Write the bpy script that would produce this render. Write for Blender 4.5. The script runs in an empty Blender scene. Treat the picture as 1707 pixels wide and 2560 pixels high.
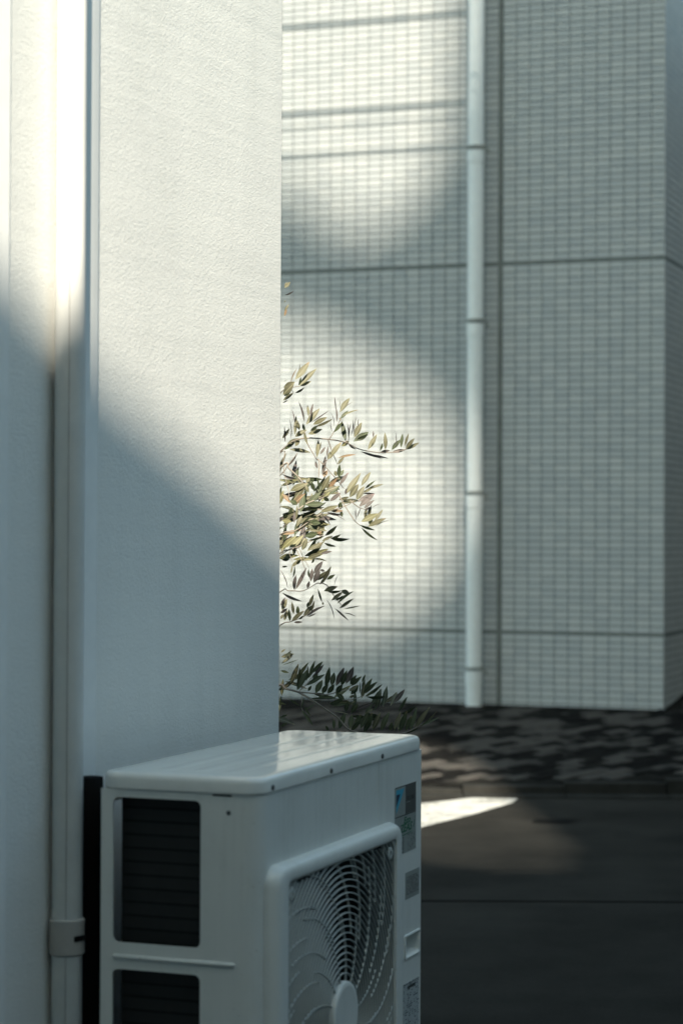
import bpy, bmesh, math, random
from mathutils import Vector, Matrix

S = bpy.context.scene
R = math.radians

# ------------------------------------------------------------------ camera, sky, sun, exposure
cam_d = bpy.data.cameras.new('camera')
cam = bpy.data.objects.new('camera', cam_d)
S.collection.objects.link(cam)
cam_d.sensor_fit = 'HORIZONTAL'
cam_d.sensor_width = 24.0
cam_d.lens = 76.48
cam_d.clip_start = 0.05
cam_d.clip_end = 2000
cam.matrix_world = Matrix.Translation((0, 0, 1.53)) @ Matrix.Rotation(R(90.60), 4, 'X') @ Matrix.Rotation(R(0.26), 4, 'Z')
cam_d.dof.use_dof = True
cam_d.dof.focus_distance = 5.50
cam_d.dof.aperture_fstop = 3.9
S.camera = cam

SUN_AZ = R(-2.687)      # the way the light travels, from +Y towards +X
SUN_EL = R(38.0)
world = bpy.data.worlds.new('World')
S.world = world
world.use_nodes = True
wn = world.node_tree
bg = wn.nodes['Background']
sky = wn.nodes.new('ShaderNodeTexSky')
sky.sky_type = 'NISHITA'
sky.sun_disc = False
sky.sun_elevation = SUN_EL
sky.sun_rotation = math.pi + SUN_AZ
sky.air_density = 1.0
sky.dust_density = 2.2
sky.ozone_density = 1.0
tint = wn.nodes.new('ShaderNodeMix')
tint.data_type = 'RGBA'; tint.blend_type = 'MULTIPLY'
tint.inputs['Factor'].default_value = 1.0
tint.inputs['B'].default_value = (1.0, 1.085, 0.86, 1)
wn.links.new(sky.outputs['Color'], tint.inputs['A'])
wn.links.new(tint.outputs['Result'], bg.inputs['Color'])
bg.inputs['Strength'].default_value = 0.142

sun_d = bpy.data.lights.new('sun', 'SUN')
sun_d.energy = 4.4
sun_d.angle = R(0.55)
sun_d.color = (1.0, 0.905, 0.74)
sun = bpy.data.objects.new('sun', sun_d)
S.collection.objects.link(sun)
SUN_DIR = Vector((math.sin(SUN_AZ) * math.cos(SUN_EL), math.cos(SUN_AZ) * math.cos(SUN_EL), -math.sin(SUN_EL)))
sun.rotation_euler = SUN_DIR.to_track_quat('-Z', 'Y').to_euler()
sun.location = (0, -12, 18)

S.view_settings.view_transform = 'Standard'
S.view_settings.look = 'None'
S.view_settings.exposure = 1.42
S.view_settings.gamma = 1.0

# ------------------------------------------------------------------ helpers
COL = S.collection
random.seed(11)

def tag(o, label=None, cat=None, group=None, kind=None):
    if label: o['label'] = label
    if cat: o['category'] = cat
    if group: o['group'] = group
    if kind: o['kind'] = kind
    return o

def empty(name, loc, rz=0.0):
    o = bpy.data.objects.new(name, None)
    o.empty_display_size = 0.1
    o.location = loc
    o.rotation_euler = (0, 0, rz)
    COL.objects.link(o)
    return o

def link(name, me, parent=None, m=None):
    o = bpy.data.objects.new(name, me)
    if m is not None and len(me.materials) == 0:
        me.materials.append(m)
    COL.objects.link(o)
    if parent is not None:
        o.parent = parent
    return o

def mesh(verts, faces, m=None, smooth=False, name='m'):
    me = bpy.data.meshes.new(name)
    me.from_pydata([tuple(v) for v in verts], [], faces)
    if m: me.materials.append(m)
    if smooth:
        for p in me.polygons: p.use_smooth = True
    me.update()
    return me

def fix_normals(me):
    bm = bmesh.new(); bm.from_mesh(me)
    bmesh.ops.recalc_face_normals(bm, faces=bm.faces)
    bm.to_mesh(me); bm.free()
    return me

def auto_smooth(me, deg=40):
    for p in me.polygons: p.use_smooth = True
    try: me.set_sharp_from_angle(angle=R(deg))
    except Exception: pass
    return me

class MB:
    def __init__(s): s.v = []; s.f = []
    def add(s, vs, fs):
        n = len(s.v); s.v += [tuple(q) for q in vs]; s.f += [tuple(i + n for i in f) for f in fs]; return s
    def box(s, x0, x1, y0, y1, z0, z1):
        vs = [(x, y, z) for z in (z0, z1) for y in (y0, y1) for x in (x0, x1)]
        return s.add(vs, [(0, 2, 3, 1), (4, 5, 7, 6), (0, 1, 5, 4), (2, 6, 7, 3), (0, 4, 6, 2), (1, 3, 7, 5)])
    def tube(s, pts, rad, n=8, cap=True):
        pts = [Vector(q) for q in pts]; rings = []
        rr = rad if isinstance(rad, (list, tuple)) else [rad] * len(pts)
        ref = None
        for i, q in enumerate(pts):
            d = (pts[min(i + 1, len(pts) - 1)] - pts[max(i - 1, 0)]).normalized()
            if ref is None: ref = d.orthogonal().normalized()
            a = (ref - d * ref.dot(d)).normalized(); ref = a; b = d.cross(a)
            rings.append([q + (a * math.cos(t) + b * math.sin(t)) * rr[i] for t in (2 * math.pi * k / n for k in range(n))])
        vs = [v for r in rings for v in r]; fs = []
        for i in range(len(rings) - 1):
            for k in range(n):
                fs.append((i * n + k, i * n + (k + 1) % n, (i + 1) * n + (k + 1) % n, (i + 1) * n + k))
        if cap:
            fs.append(tuple(range(n - 1, -1, -1))); fs.append(tuple((len(rings) - 1) * n + k for k in range(n)))
        return s.add(vs, fs)
    def me(s, m=None, smooth=False):
        return mesh(s.v, s.f, m, smooth)

def loops_mesh(loops, m, cap0=False, cap1=False, smooth=True, deg=35):
    n = len(loops[0]); vs = [v for l in loops for v in l]; fs = []
    for i in range(len(loops) - 1):
        for k in range(n):
            fs.append((i * n + k, i * n + (k + 1) % n, (i + 1) * n + (k + 1) % n, (i + 1) * n + k))
    if cap0: fs.append(tuple(range(n - 1, -1, -1)))
    if cap1: fs.append(tuple((len(loops) - 1) * n + k for k in range(n)))
    me = mesh(vs, fs, m); fix_normals(me)
    if smooth: auto_smooth(me, deg)
    return me

def rrect(x0, x1, y0, y1, r, seg=6):
    pts = []
    for cx, cy, a0 in ((x1 - r, y1 - r, 0), (x0 + r, y1 - r, 90), (x0 + r, y0 + r, 180), (x1 - r, y0 + r, 270)):
        for k in range(seg + 1):
            a = R(a0 + 90 * k / seg)
            pts.append((cx + r * math.cos(a), cy + r * math.sin(a)))
    return pts

def sh(pl): return abs(sum(pl[i - 1][0] * pl[i][1] - pl[i][0] * pl[i - 1][1] for i in range(len(pl)))) / 2
def prism(outer, holes, to3, d, m, hole_shift=None):
    """a plate with holes: 2-D loops, to3(a, b, t) -> point, t = 0 on the front, d on the back"""
    polys = [outer] + list(holes)
    flat = [q for pl in polys for q in pl]
    N = len(flat); vs = [to3(a, b, 0) for a, b in flat] + [to3(a, b, d) for a, b in flat]; fs = []
    tb = bmesh.new(); tv = [tb.verts.new((a, b, 0)) for a, b in flat]; te = []; i0 = 0
    for pl in polys:
        te += [tb.edges.new((tv[i0 + i], tv[i0 + (i + 1) % len(pl)])) for i in range(len(pl))]; i0 += len(pl)
    tb.verts.index_update()
    bmesh.ops.triangle_fill(tb, use_beauty=True, use_dissolve=False, edges=te, normal=(0, 0, 1))
    for f in tb.faces:
        t = [v.index for v in f.verts]; fs.append(tuple(t)); fs.append(tuple(q + N for q in reversed(t)))
    ar = abs(sum(f.calc_area() for f in tb.faces) - (sh(outer) - sum(sh(h) for h in holes)))
    if ar > 1e-5: print('PRISM AREA MISMATCH', ar, len(flat))
    tb.free()
    i0 = 0
    for pl in polys:
        k = len(pl)
        for i in range(k):
            a, b = i0 + i, i0 + (i + 1) % k
            fs.append((a, b, b + N, a + N))
        i0 += k
    me = mesh(vs, fs, m); fix_normals(me)
    return me

# ------------------------------------------------------------------ materials
def new_mat(name):
    m = bpy.data.materials.new(name); m.use_nodes = True
    nt = m.node_tree; b = nt.nodes['Principled BSDF']
    return m, nt, b
def N(nt, typ, **kw):
    n = nt.nodes.new(typ)
    for k, v in kw.items(): setattr(n, k, v)
    return n
def ramp(nt, src, stops):
    r = N(nt, 'ShaderNodeValToRGB')
    el = r.color_ramp.elements
    while len(el) < len(stops): el.new(0.5)
    for e, (p, c) in zip(el, stops):
        e.position = p; e.color = (*c, 1)
    nt.links.new(src, r.inputs['Fac']); return r
def noise(nt, scale, detail=4, rough=0.6, vec=None):
    n = N(nt, 'ShaderNodeTexNoise'); n.inputs['Scale'].default_value = scale
    n.inputs['Detail'].default_value = detail; n.inputs['Roughness'].default_value = rough
    if vec is not None: nt.links.new(vec, n.inputs['Vector'])
    return n
def simple(name, col, rough=0.5, metal=0.0, var=0.06, nscale=18, bump=0.0, bscale=300, spec=0.5):
    m, nt, b = new_mat(name)
    tc = N(nt, 'ShaderNodeTexCoord')
    n1 = noise(nt, nscale, 6, 0.65, tc.outputs['Object'])
    lo = tuple(max(0, c * (1 - var)) for c in col); hi = tuple(min(1, c * (1 + var)) for c in col)
    r = ramp(nt, n1.outputs['Fac'], [(0.3, lo), (0.7, hi)])
    nt.links.new(r.outputs['Color'], b.inputs['Base Color'])
    b.inputs['Roughness'].default_value = rough; b.inputs['Metallic'].default_value = metal
    b.inputs['Specular IOR Level'].default_value = spec
    if bump:
        n2 = noise(nt, bscale, 3, 0.5, tc.outputs['Object'])
        bp = N(nt, 'ShaderNodeBump'); bp.inputs['Strength'].default_value = bump; bp.inputs['Distance'].default_value = 0.002
        nt.links.new(n2.outputs['Fac'], bp.inputs['Height']); nt.links.new(bp.outputs['Normal'], b.inputs['Normal'])
    return m

def plaster_mat():
    m, nt, b = new_mat('sprayed_plaster')
    tc = N(nt, 'ShaderNodeTexCoord')
    v = tc.outputs['Object']
    big = noise(nt, 1.6, 5, 0.6, v)
    mp = N(nt, 'ShaderNodeMapping'); mp.inputs['Scale'].default_value = (14, 14, 0.7); nt.links.new(v, mp.inputs['Vector'])
    stn = noise(nt, 1.0, 5, 0.65, mp.outputs['Vector'])
    sm = N(nt, 'ShaderNodeMath', operation='MULTIPLY_ADD'); sm.inputs[1].default_value = 0.55
    nt.links.new(stn.outputs['Fac'], sm.inputs[0]); nt.links.new(big.outputs['Fac'], sm.inputs[2])
    r = ramp(nt, sm.outputs[0], [(0.5, (0.685, 0.695, 0.67)), (0.72, (0.735, 0.742, 0.72)), (0.95, (0.775, 0.78, 0.755))])
    nt.links.new(r.outputs['Color'], b.inputs['Base Color'])
    b.inputs['Roughness'].default_value = 0.9; b.inputs['Specular IOR Level'].default_value = 0.25
    wob = noise(nt, 165, 4, 0.7, v)
    wide = noise(nt, 60, 3, 0.6, v)
    a2 = N(nt, 'ShaderNodeMath', operation='MULTIPLY_ADD'); a2.inputs[1].default_value = 0.5
    nt.links.new(wide.outputs['Fac'], a2.inputs[0]); nt.links.new(wob.outputs['Fac'], a2.inputs[2])
    bp = N(nt, 'ShaderNodeBump'); bp.inputs['Strength'].default_value = 0.62; bp.inputs['Distance'].default_value = 0.0024
    nt.links.new(a2.outputs[0], bp.inputs['Height']); nt.links.new(bp.outputs['Normal'], b.inputs['Normal'])
    return m

def tile_mat():
    m, nt, b = new_mat('glazed_mosaic_tile')
    geo = N(nt, 'ShaderNodeNewGeometry'); oi = N(nt, 'ShaderNodeObjectInfo')
    s = N(nt, 'ShaderNodeMath', operation='ADD'); nt.links.new(geo.outputs['Random Per Island'], s.inputs[0]); nt.links.new(oi.outputs['Random'], s.inputs[1])
    fr = N(nt, 'ShaderNodeMath', operation='FRACT'); nt.links.new(s.outputs[0], fr.inputs[0])
    r = ramp(nt, fr.outputs[0], [(0.0, (0.405, 0.43, 0.445)), (0.5, (0.435, 0.46, 0.47)), (1.0, (0.465, 0.485, 0.49))])
    nt.links.new(r.outputs['Color'], b.inputs['Base Color'])
    b.inputs['Roughness'].default_value = 0.5; b.inputs['Specular IOR Level'].default_value = 0.28
    tc = N(nt, 'ShaderNodeTexCoord')
    n2 = noise(nt, 30, 3, 0.5, geo.outputs['Position'])
    bp = N(nt, 'ShaderNodeBump'); bp.inputs['Strength'].default_value = 0.15; bp.inputs['Distance'].default_value = 0.002
    nt.links.new(n2.outputs['Fac'], bp.inputs['Height']); nt.links.new(bp.outputs['Normal'], b.inputs['Normal'])
    return m

def tile_far_mat():
    m, nt, b = new_mat('distant_mosaic_tile')
    tc = N(nt, 'ShaderNodeTexCoord'); sp = N(nt, 'ShaderNodeSeparateXYZ'); nt.links.new(tc.outputs['Object'], sp.inputs[0])
    ad = N(nt, 'ShaderNodeMath', operation='ADD'); nt.links.new(sp.outputs['X'], ad.inputs[0]); nt.links.new(sp.outputs['Y'], ad.inputs[1])
    cb = N(nt, 'ShaderNodeCombineXYZ'); nt.links.new(ad.outputs[0], cb.inputs[0]); nt.links.new(sp.outputs['Z'], cb.inputs[1])
    br = N(nt, 'ShaderNodeTexBrick'); br.offset = 0.0; nt.links.new(cb.outputs[0], br.inputs['Vector'])
    br.inputs['Scale'].default_value = 1.0; br.inputs['Brick Width'].default_value = 0.1; br.inputs['Row Height'].default_value = 0.05
    br.inputs['Mortar Size'].default_value = 0.003
    br.inputs['Color1'].default_value = (0.42, 0.445, 0.455, 1); br.inputs['Color2'].default_value = (0.455, 0.475, 0.48, 1); br.inputs['Mortar'].default_value = (0.155, 0.17, 0.165, 1)
    nt.links.new(br.outputs['Color'], b.inputs['Base Color']); b.inputs['Roughness'].default_value = 0.5
    return m

def asphalt_mat():
    m, nt, b = new_mat('asphalt')
    tc = N(nt, 'ShaderNodeTexCoord'); v = tc.outputs['Object']
    n1 = noise(nt, 70, 5, 0.8, v); n2 = noise(nt, 0.9, 6, 0.65, v)
    mx = N(nt, 'ShaderNodeMath', operation='MULTIPLY_ADD'); mx.inputs[1].default_value = 0.55
    nt.links.new(n1.outputs['Fac'], mx.inputs[0]); nt.links.new(n2.outputs['Fac'], mx.inputs[2])
    r = ramp(nt, mx.outputs[0], [(0.5, (0.005, 0.0053, 0.005)), (0.95, (0.031, 0.030, 0.027))])
    nt.links.new(r.outputs['Color'], b.inputs['Base Color']); b.inputs['Roughness'].default_value = 0.95; b.inputs['Specular IOR Level'].default_value = 0.08
    bp = N(nt, 'ShaderNodeBump'); bp.inputs['Strength'].default_value = 0.6; bp.inputs['Distance'].default_value = 0.004
    nt.links.new(n1.outputs['Fac'], bp.inputs['Height']); nt.links.new(bp.outputs['Normal'], b.inputs['Normal'])
    return m

def enamel_mat():
    m, nt, b = new_mat('ivory_enamel')
    tc = N(nt, 'ShaderNodeTexCoord'); v = tc.outputs['Object']
    mp = N(nt, 'ShaderNodeMapping'); mp.inputs['Scale'].default_value = (55, 55, 2.2); nt.links.new(v, mp.inputs['Vector'])
    st = noise(nt, 1.0, 5, 0.6, mp.outputs['Vector']); cl = noise(nt, 5, 6, 0.65, v); sp = noise(nt, 190, 2, 0.5, v)
    mx = N(nt, 'ShaderNodeMath', operation='MULTIPLY_ADD'); mx.inputs[1].default_value = 0.6
    nt.links.new(st.outputs['Fac'], mx.inputs[0]); nt.links.new(cl.outputs['Fac'], mx.inputs[2])
    r = ramp(nt, mx.outputs[0], [(0.55, (0.585, 0.60, 0.575)), (0.78, (0.66, 0.68, 0.66)), (1.0, (0.69, 0.705, 0.685))])
    ds = ramp(nt, sp.outputs['Fac'], [(0.24, (0.55, 0.53, 0.48)), (0.30, (1, 1, 1))])
    mul = N(nt, 'ShaderNodeMix', data_type='RGBA', blend_type='MULTIPLY'); mul.inputs['Factor'].default_value = 0.8
    nt.links.new(r.outputs['Color'], mul.inputs['A']); nt.links.new(ds.outputs['Color'], mul.inputs['B'])
    nt.links.new(mul.outputs['Result'], b.inputs['Base Color'])
    rr = N(nt, 'ShaderNodeMapRange'); rr.inputs['To Min'].default_value = 0.28; rr.inputs['To Max'].default_value = 0.48
    nt.links.new(cl.outputs['Fac'], rr.inputs['Value']); nt.links.new(rr.outputs['Result'], b.inputs['Roughness'])
    return m

def pale_wedge_mat():
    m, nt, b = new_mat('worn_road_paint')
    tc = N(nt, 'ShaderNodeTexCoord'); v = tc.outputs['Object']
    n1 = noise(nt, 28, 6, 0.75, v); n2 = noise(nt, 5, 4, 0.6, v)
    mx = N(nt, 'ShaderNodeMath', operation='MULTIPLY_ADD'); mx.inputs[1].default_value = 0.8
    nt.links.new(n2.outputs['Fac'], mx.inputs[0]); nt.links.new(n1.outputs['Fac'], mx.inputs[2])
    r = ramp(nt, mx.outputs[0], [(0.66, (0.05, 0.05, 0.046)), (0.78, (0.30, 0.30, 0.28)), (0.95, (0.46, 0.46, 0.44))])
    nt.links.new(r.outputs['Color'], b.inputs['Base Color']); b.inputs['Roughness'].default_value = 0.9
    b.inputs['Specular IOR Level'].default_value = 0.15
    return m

def paver_mat():
    m, nt, b = new_mat('paving_block')
    geo = N(nt, 'ShaderNodeNewGeometry'); oi = N(nt, 'ShaderNodeObjectInfo')
    s = N(nt, 'ShaderNodeMath', operation='ADD'); nt.links.new(geo.outputs['Random Per Island'], s.inputs[0]); nt.links.new(oi.outputs['Random'], s.inputs[1])
    fr = N(nt, 'ShaderNodeMath', operation='FRACT'); nt.links.new(s.outputs[0], fr.inputs[0])
    big = noise(nt, 4.2, 2, 0.5, geo.outputs['Position'])
    mx = N(nt, 'ShaderNodeMath', operation='MULTIPLY_ADD'); mx.inputs[1].default_value = 0.62
    nt.links.new(fr.outputs[0], mx.inputs[0]); nt.links.new(big.outputs['Fac'], mx.inputs[2])
    r = ramp(nt, mx.outputs[0], [(0.62, (0.006, 0.006, 0.006)), (0.78, (0.010, 0.010, 0.0095)), (0.86, (0.048, 0.046, 0.043)), (1.0, (0.076, 0.071, 0.066))])
    fine = noise(nt, 90, 4, 0.7, geo.outputs['Position'])
    mul = N(nt, 'ShaderNodeMix', data_type='RGBA', blend_type='MULTIPLY'); mul.inputs['Factor'].default_value = 0.5
    nt.links.new(r.outputs['Color'], mul.inputs['A']); nt.links.new(fine.outputs['Color'], mul.inputs['B'])
    nt.links.new(mul.outputs['Result'], b.inputs['Base Color']); b.inputs['Roughness'].default_value = 0.95; b.inputs['Specular IOR Level'].default_value = 0.08
    return m

def leaf_mat(name, base, mid, tip):
    m, nt, b = new_mat(name)
    tc = N(nt, 'ShaderNodeTexCoord'); oi = N(nt, 'ShaderNodeObjectInfo')
    sx = N(nt, 'ShaderNodeSeparateXYZ'); nt.links.new(tc.outputs['UV'], sx.inputs[0])
    nz = noise(nt, 9, 3, 0.6, tc.outputs['UV'])
    ad = N(nt, 'ShaderNodeMath', operation='MULTIPLY_ADD'); ad.inputs[1].default_value = 0.35
    nt.links.new(nz.outputs['Fac'], ad.inputs[0]); nt.links.new(sx.outputs['Y'], ad.inputs[2])
    ob = N(nt, 'ShaderNodeMath', operation='MULTIPLY_ADD'); ob.inputs[1].default_value = 0.28
    nt.links.new(oi.outputs['Random'], ob.inputs[0]); nt.links.new(ad.outputs[0], ob.inputs[2])
    r = ramp(nt, ob.outputs[0], [(0.1, base), (0.6, mid), (1.0, mid), (1.32, tip)])
    r.color_ramp.elements[2].position = 0.90; r.color_ramp.elements[3].position = 1.0
    sc = N(nt, 'ShaderNodeMath', operation='MULTIPLY'); sc.inputs[1].default_value = 0.72
    nt.links.new(ob.outputs[0], sc.inputs[0]); nt.links.new(sc.outputs[0], r.inputs['Fac'])
    hs = N(nt, 'ShaderNodeHueSaturation')
    vr = N(nt, 'ShaderNodeMapRange'); vr.inputs['To Min'].default_value = 0.75; vr.inputs['To Max'].default_value = 1.25
    nt.links.new(oi.outputs['Random'], vr.inputs['Value']); nt.links.new(vr.outputs['Result'], hs.inputs['Value'])
    nt.links.new(r.outputs['Color'], hs.inputs['Color'])
    # midrib slightly paler
    mr = N(nt, 'ShaderNodeMath', operation='SUBTRACT'); mr.inputs[1].default_value = 0.5; nt.links.new(sx.outputs['X'], mr.inputs[0])
    ab = N(nt, 'ShaderNodeMath', operation='ABSOLUTE'); nt.links.new(mr.outputs[0], ab.inputs[0])
    lt = N(nt, 'ShaderNodeMath', operation='LESS_THAN'); lt.inputs[1].default_value = 0.05; nt.links.new(ab.outputs[0], lt.inputs[0])
    mix = N(nt, 'ShaderNodeMix', data_type='RGBA'); nt.links.new(lt.outputs[0], mix.inputs['Factor'])
    nt.links.new(hs.outputs['Color'], mix.inputs['A']); mix.inputs['B'].default_value = tuple(min(1, c * 1.7) for c in mid) + (1,)
    nt.links.new(mix.outputs['Result'], b.inputs['Base Color'])
    b.inputs['Roughness'].default_value = 0.55; b.inputs['Specular IOR Level'].default_value = 0.3
    tr = N(nt, 'ShaderNodeBsdfTranslucent'); nt.links.new(mix.outputs['Result'], tr.inputs['Color'])
    ms = N(nt, 'ShaderNodeMixShader'); ms.inputs['Fac'].default_value = 0.18
    nt.links.new(b.outputs['BSDF'], ms.inputs[1]); nt.links.new(tr.outputs['BSDF'], ms.inputs[2])
    nt.links.new(ms.outputs['Shader'], nt.nodes['Material Output'].inputs['Surface'])
    return m

def fineprint_mat(name, paper, ink, rows, dens):
    """flat print: rows of illegible small type"""
    m, nt, b = new_mat(name)
    tc = N(nt, 'ShaderNodeTexCoord')
    mp = N(nt, 'ShaderNodeMapping'); mp.inputs['Scale'].default_value = (9, rows * 0.999, 1)
    nt.links.new(tc.outputs['UV'], mp.inputs['Vector'])
    sp = N(nt, 'ShaderNodeSeparateXYZ'); nt.links.new(mp.outputs['Vector'], sp.inputs[0])
    fl = N(nt, 'ShaderNodeMath', operation='FLOOR'); nt.links.new(sp.outputs['Y'], fl.inputs[0])
    fr = N(nt, 'ShaderNodeMath', operation='FRACT'); nt.links.new(sp.outputs['Y'], fr.inputs[0])
    cb = N(nt, 'ShaderNodeCombineXYZ'); nt.links.new(sp.outputs['X'], cb.inputs[0])
    k = N(nt, 'ShaderNodeMath', operation='MULTIPLY'); k.inputs[1].default_value = 7.3; nt.links.new(fl.outputs[0], k.inputs[0]); nt.links.new(k.outputs[0], cb.inputs[1])
    nz = noise(nt, 1.0, 2, 0.6, cb.outputs[0])
    g1 = N(nt, 'ShaderNodeMath', operation='GREATER_THAN'); g1.inputs[1].default_value = dens; nt.links.new(nz.outputs['Fac'], g1.inputs[0])
    g2 = N(nt, 'ShaderNodeMath', operation='GREATER_THAN'); g2.inputs[1].default_value = 0.42; nt.links.new(fr.outputs[0], g2.inputs[0])
    mu = N(nt, 'ShaderNodeMath', operation='MULTIPLY'); nt.links.new(g1.outputs[0], mu.inputs[0]); nt.links.new(g2.outputs[0], mu.inputs[1])
    mx = N(nt, 'ShaderNodeMix', data_type='RGBA'); nt.links.new(mu.outputs[0], mx.inputs['Factor'])
    mx.inputs['A'].default_value = (*paper, 1); mx.inputs['B'].default_value = (*ink, 1)
    nt.links.new(mx.outputs['Result'], b.inputs['Base Color']); b.inputs['Roughness'].default_value = 0.4
    return m

M = {}
M['plaster'] = plaster_mat()
M['tile'] = tile_mat()
M['tile_far'] = tile_far_mat()
M['grout'] = simple('grout', (0.085, 0.098, 0.096), 0.95, var=0.2)
M['sealant'] = simple('dark_sealant', (0.17, 0.19, 0.185), 0.8, var=0.2)
M['asphalt'] = asphalt_mat()
M['paver'] = paver_mat()
M['pjoint'] = simple('paving_joint_sand', (0.012, 0.012, 0.011), 1.0, var=0.3, spec=0.05)
M['concrete'] = simple('concrete', (0.19, 0.175, 0.15), 0.9, var=0.25, nscale=6, bump=0.4)
M['concrete_dark'] = simple('weathered_concrete', (0.026, 0.026, 0.024), 0.95, var=0.3, nscale=6, spec=0.08)
M['paint'] = pale_wedge_mat()
M['ac'] = enamel_mat()
M['ac_lid'] = simple('ivory_enamel_lid', (0.70, 0.71, 0.685), 0.13, var=0.06, nscale=9, bump=0.015, bscale=120, spec=0.7)
M['grille'] = simple('grey_white_resin', (0.42, 0.45, 0.44), 0.45, var=0.04)
M['tube'] = simple('dull_coil_tube', (0.012, 0.013, 0.013), 0.7, var=0.3, spec=0.2)
M['dark'] = simple('black_coil', (0.008, 0.009, 0.009), 0.7, var=0.3)
M['fan'] = simple('dark_fan_resin', (0.026, 0.030, 0.030), 0.6, var=0.15, spec=0.25)
M['screw'] = simple('screw_steel', (0.10, 0.105, 0.11), 0.35, 0.7)
M['pipe'] = simple('white_vinyl_pipe', (0.79, 0.80, 0.79), 0.5, var=0.04, spec=0.25)
M['pipe2'] = simple('pale_vinyl_pipe', (0.76, 0.79, 0.80), 0.30, var=0.04)
M['clamp'] = simple('grey_clamp', (0.38, 0.37, 0.35), 0.45, var=0.1)
M['clamp_dark'] = simple('dull_clamp_steel', (0.26, 0.275, 0.255), 0.6, 0.1, var=0.15)
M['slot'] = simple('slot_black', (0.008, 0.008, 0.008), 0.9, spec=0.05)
M['silver'] = simple('silver_label', (0.30, 0.33, 0.32), 0.35, 0.15, var=0.05)
M['lgrey'] = simple('charcoal_label', (0.075, 0.080, 0.078), 0.4, var=0.06)
M['lblue'] = simple('pale_blue_print', (0.045, 0.36, 0.52), 0.4, var=0.05)
M['navy'] = simple('navy_print', (0.008, 0.018, 0.065), 0.4)
M['green'] = simple('green_print', (0.004, 0.12, 0.055), 0.4)
M['ink'] = simple('black_print', (0.012, 0.014, 0.015), 0.5)
M['print1'] = fineprint_mat('caution_print', (0.34, 0.36, 0.35), (0.05, 0.055, 0.055), 13, 0.42)
M['print2'] = fineprint_mat('rating_print', (0.42, 0.46, 0.47), (0.045, 0.06, 0.075), 30, 0.53)
M['print3'] = fineprint_mat('diagram_print', (0.30, 0.33, 0.32), (0.07, 0.08, 0.08), 9, 0.50)
M['bark'] = simple('grey_brown_bark', (0.23, 0.20, 0.17), 0.8, var=0.3, nscale=60)
M['facade'] = simple('neighbour_render', (0.42, 0.41, 0.39), 0.9, var=0.1)  # for the added slabs and slats that block the sun
M['facade2'] = simple('lane_house_render', (0.30, 0.31, 0.30), 0.9, var=0.1)  # for the added blocks that hold back skylight
M['rubber'] = simple('black_cable', (0.02, 0.02, 0.02), 0.7)
LM = {
    'o': leaf_mat('olive_leaf', (0.090, 0.095, 0.050), (0.135, 0.130, 0.082), (0.30, 0.20, 0.14)),
    'g': leaf_mat('green_leaf', (0.036, 0.050, 0.024), (0.058, 0.072, 0.038), (0.20, 0.14, 0.08)),
    'p': leaf_mat('bronze_leaf', (0.075, 0.070, 0.060), (0.105, 0.090, 0.085), (0.22, 0.12, 0.12)),
    'r': leaf_mat('orange_tipped_leaf', (0.115, 0.110, 0.062), (0.20, 0.135, 0.082), (0.27, 0.16, 0.115)),
    'y': leaf_mat('yellow_green_leaf', (0.115, 0.118, 0.055), (0.160, 0.155, 0.080), (0.24, 0.19, 0.10)),
}

# ------------------------------------------------------------------ the setting
YAW = 0.3545
W = Vector((math.sin(YAW), math.cos(YAW), 0))       # along the plaster wall, away from the camera
NW = Vector((math.cos(YAW), -math.sin(YAW), 0))     # out of the plaster wall
UP = Vector((0, 0, 1))
ROT = math.pi / 2 - YAW                              # local x runs along W, local y runs into the wall
AC0 = Vector((-0.1447, 3.9230, 0.10))                # front left foot corner of the outdoor unit
ZL = 0.959                                           # lid edge above the unit's base
WALL0 = Vector((-0.1447, 3.9230, 0)) - NW * 0.42     # foot of the plaster wall behind the unit's left end

# road
ROAD_EDGE = 12.83
link_road = tag(link('road', mesh([(-60, -60, 0), (60, -60, 0), (60, 90, 0), (-60, 90, 0)], [(0, 1, 2, 3)], M['asphalt'])), kind='structure')
# pale wedge lying on the road, mottled by noise
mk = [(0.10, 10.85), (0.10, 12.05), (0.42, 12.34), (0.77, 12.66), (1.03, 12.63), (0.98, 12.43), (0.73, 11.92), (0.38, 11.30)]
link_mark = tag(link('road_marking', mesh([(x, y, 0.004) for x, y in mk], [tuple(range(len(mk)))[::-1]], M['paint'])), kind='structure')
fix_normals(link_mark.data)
# road joint: a narrow dark saw cut filled with tar
b = MB(); b.box(-2.0, 7.0, 9.092, 9.108, 0.0, 0.004)
tag(link('tar_joint', b.me(M['slot'])), kind='structure')
b = MB(); b.add([(1.02, 11.58, 0.004), (1.20, 11.56, 0.004), (1.29, 11.66, 0.004), (1.22, 11.74, 0.004), (1.05, 11.72, 0.004)], [(0, 1, 2, 3, 4)])
tag(link('tar_patch', b.me(M['slot'])), kind='structure')
# gutter strip of cast concrete slabs along the paving
def pave_z(x, y): return 0.0924 * (y - ROAD_EDGE) + 0.0342 * x + 0.012
gut = tag(bpy.data.objects.new('gutter', None), kind='structure'); COL.objects.link(gut)
k = 0
for i in range(-6, 14):
    x0 = i * 0.6 + 0.12
    b = MB()
    z1 = max(0.012, pave_z(x0 + 0.3, ROAD_EDGE))
    b.box(x0 + 0.004, x0 + 0.596, ROAD_EDGE - 0.16, ROAD_EDGE - 0.004, -0.05, 0.010)
    b.box(x0 + 0.004, x0 + 0.596, ROAD_EDGE - 0.004, ROAD_EDGE + 0.11, -0.05, z1 + 0.004)
    link('gutter_slab', b.me(M['concrete_dark']), gut)
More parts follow.
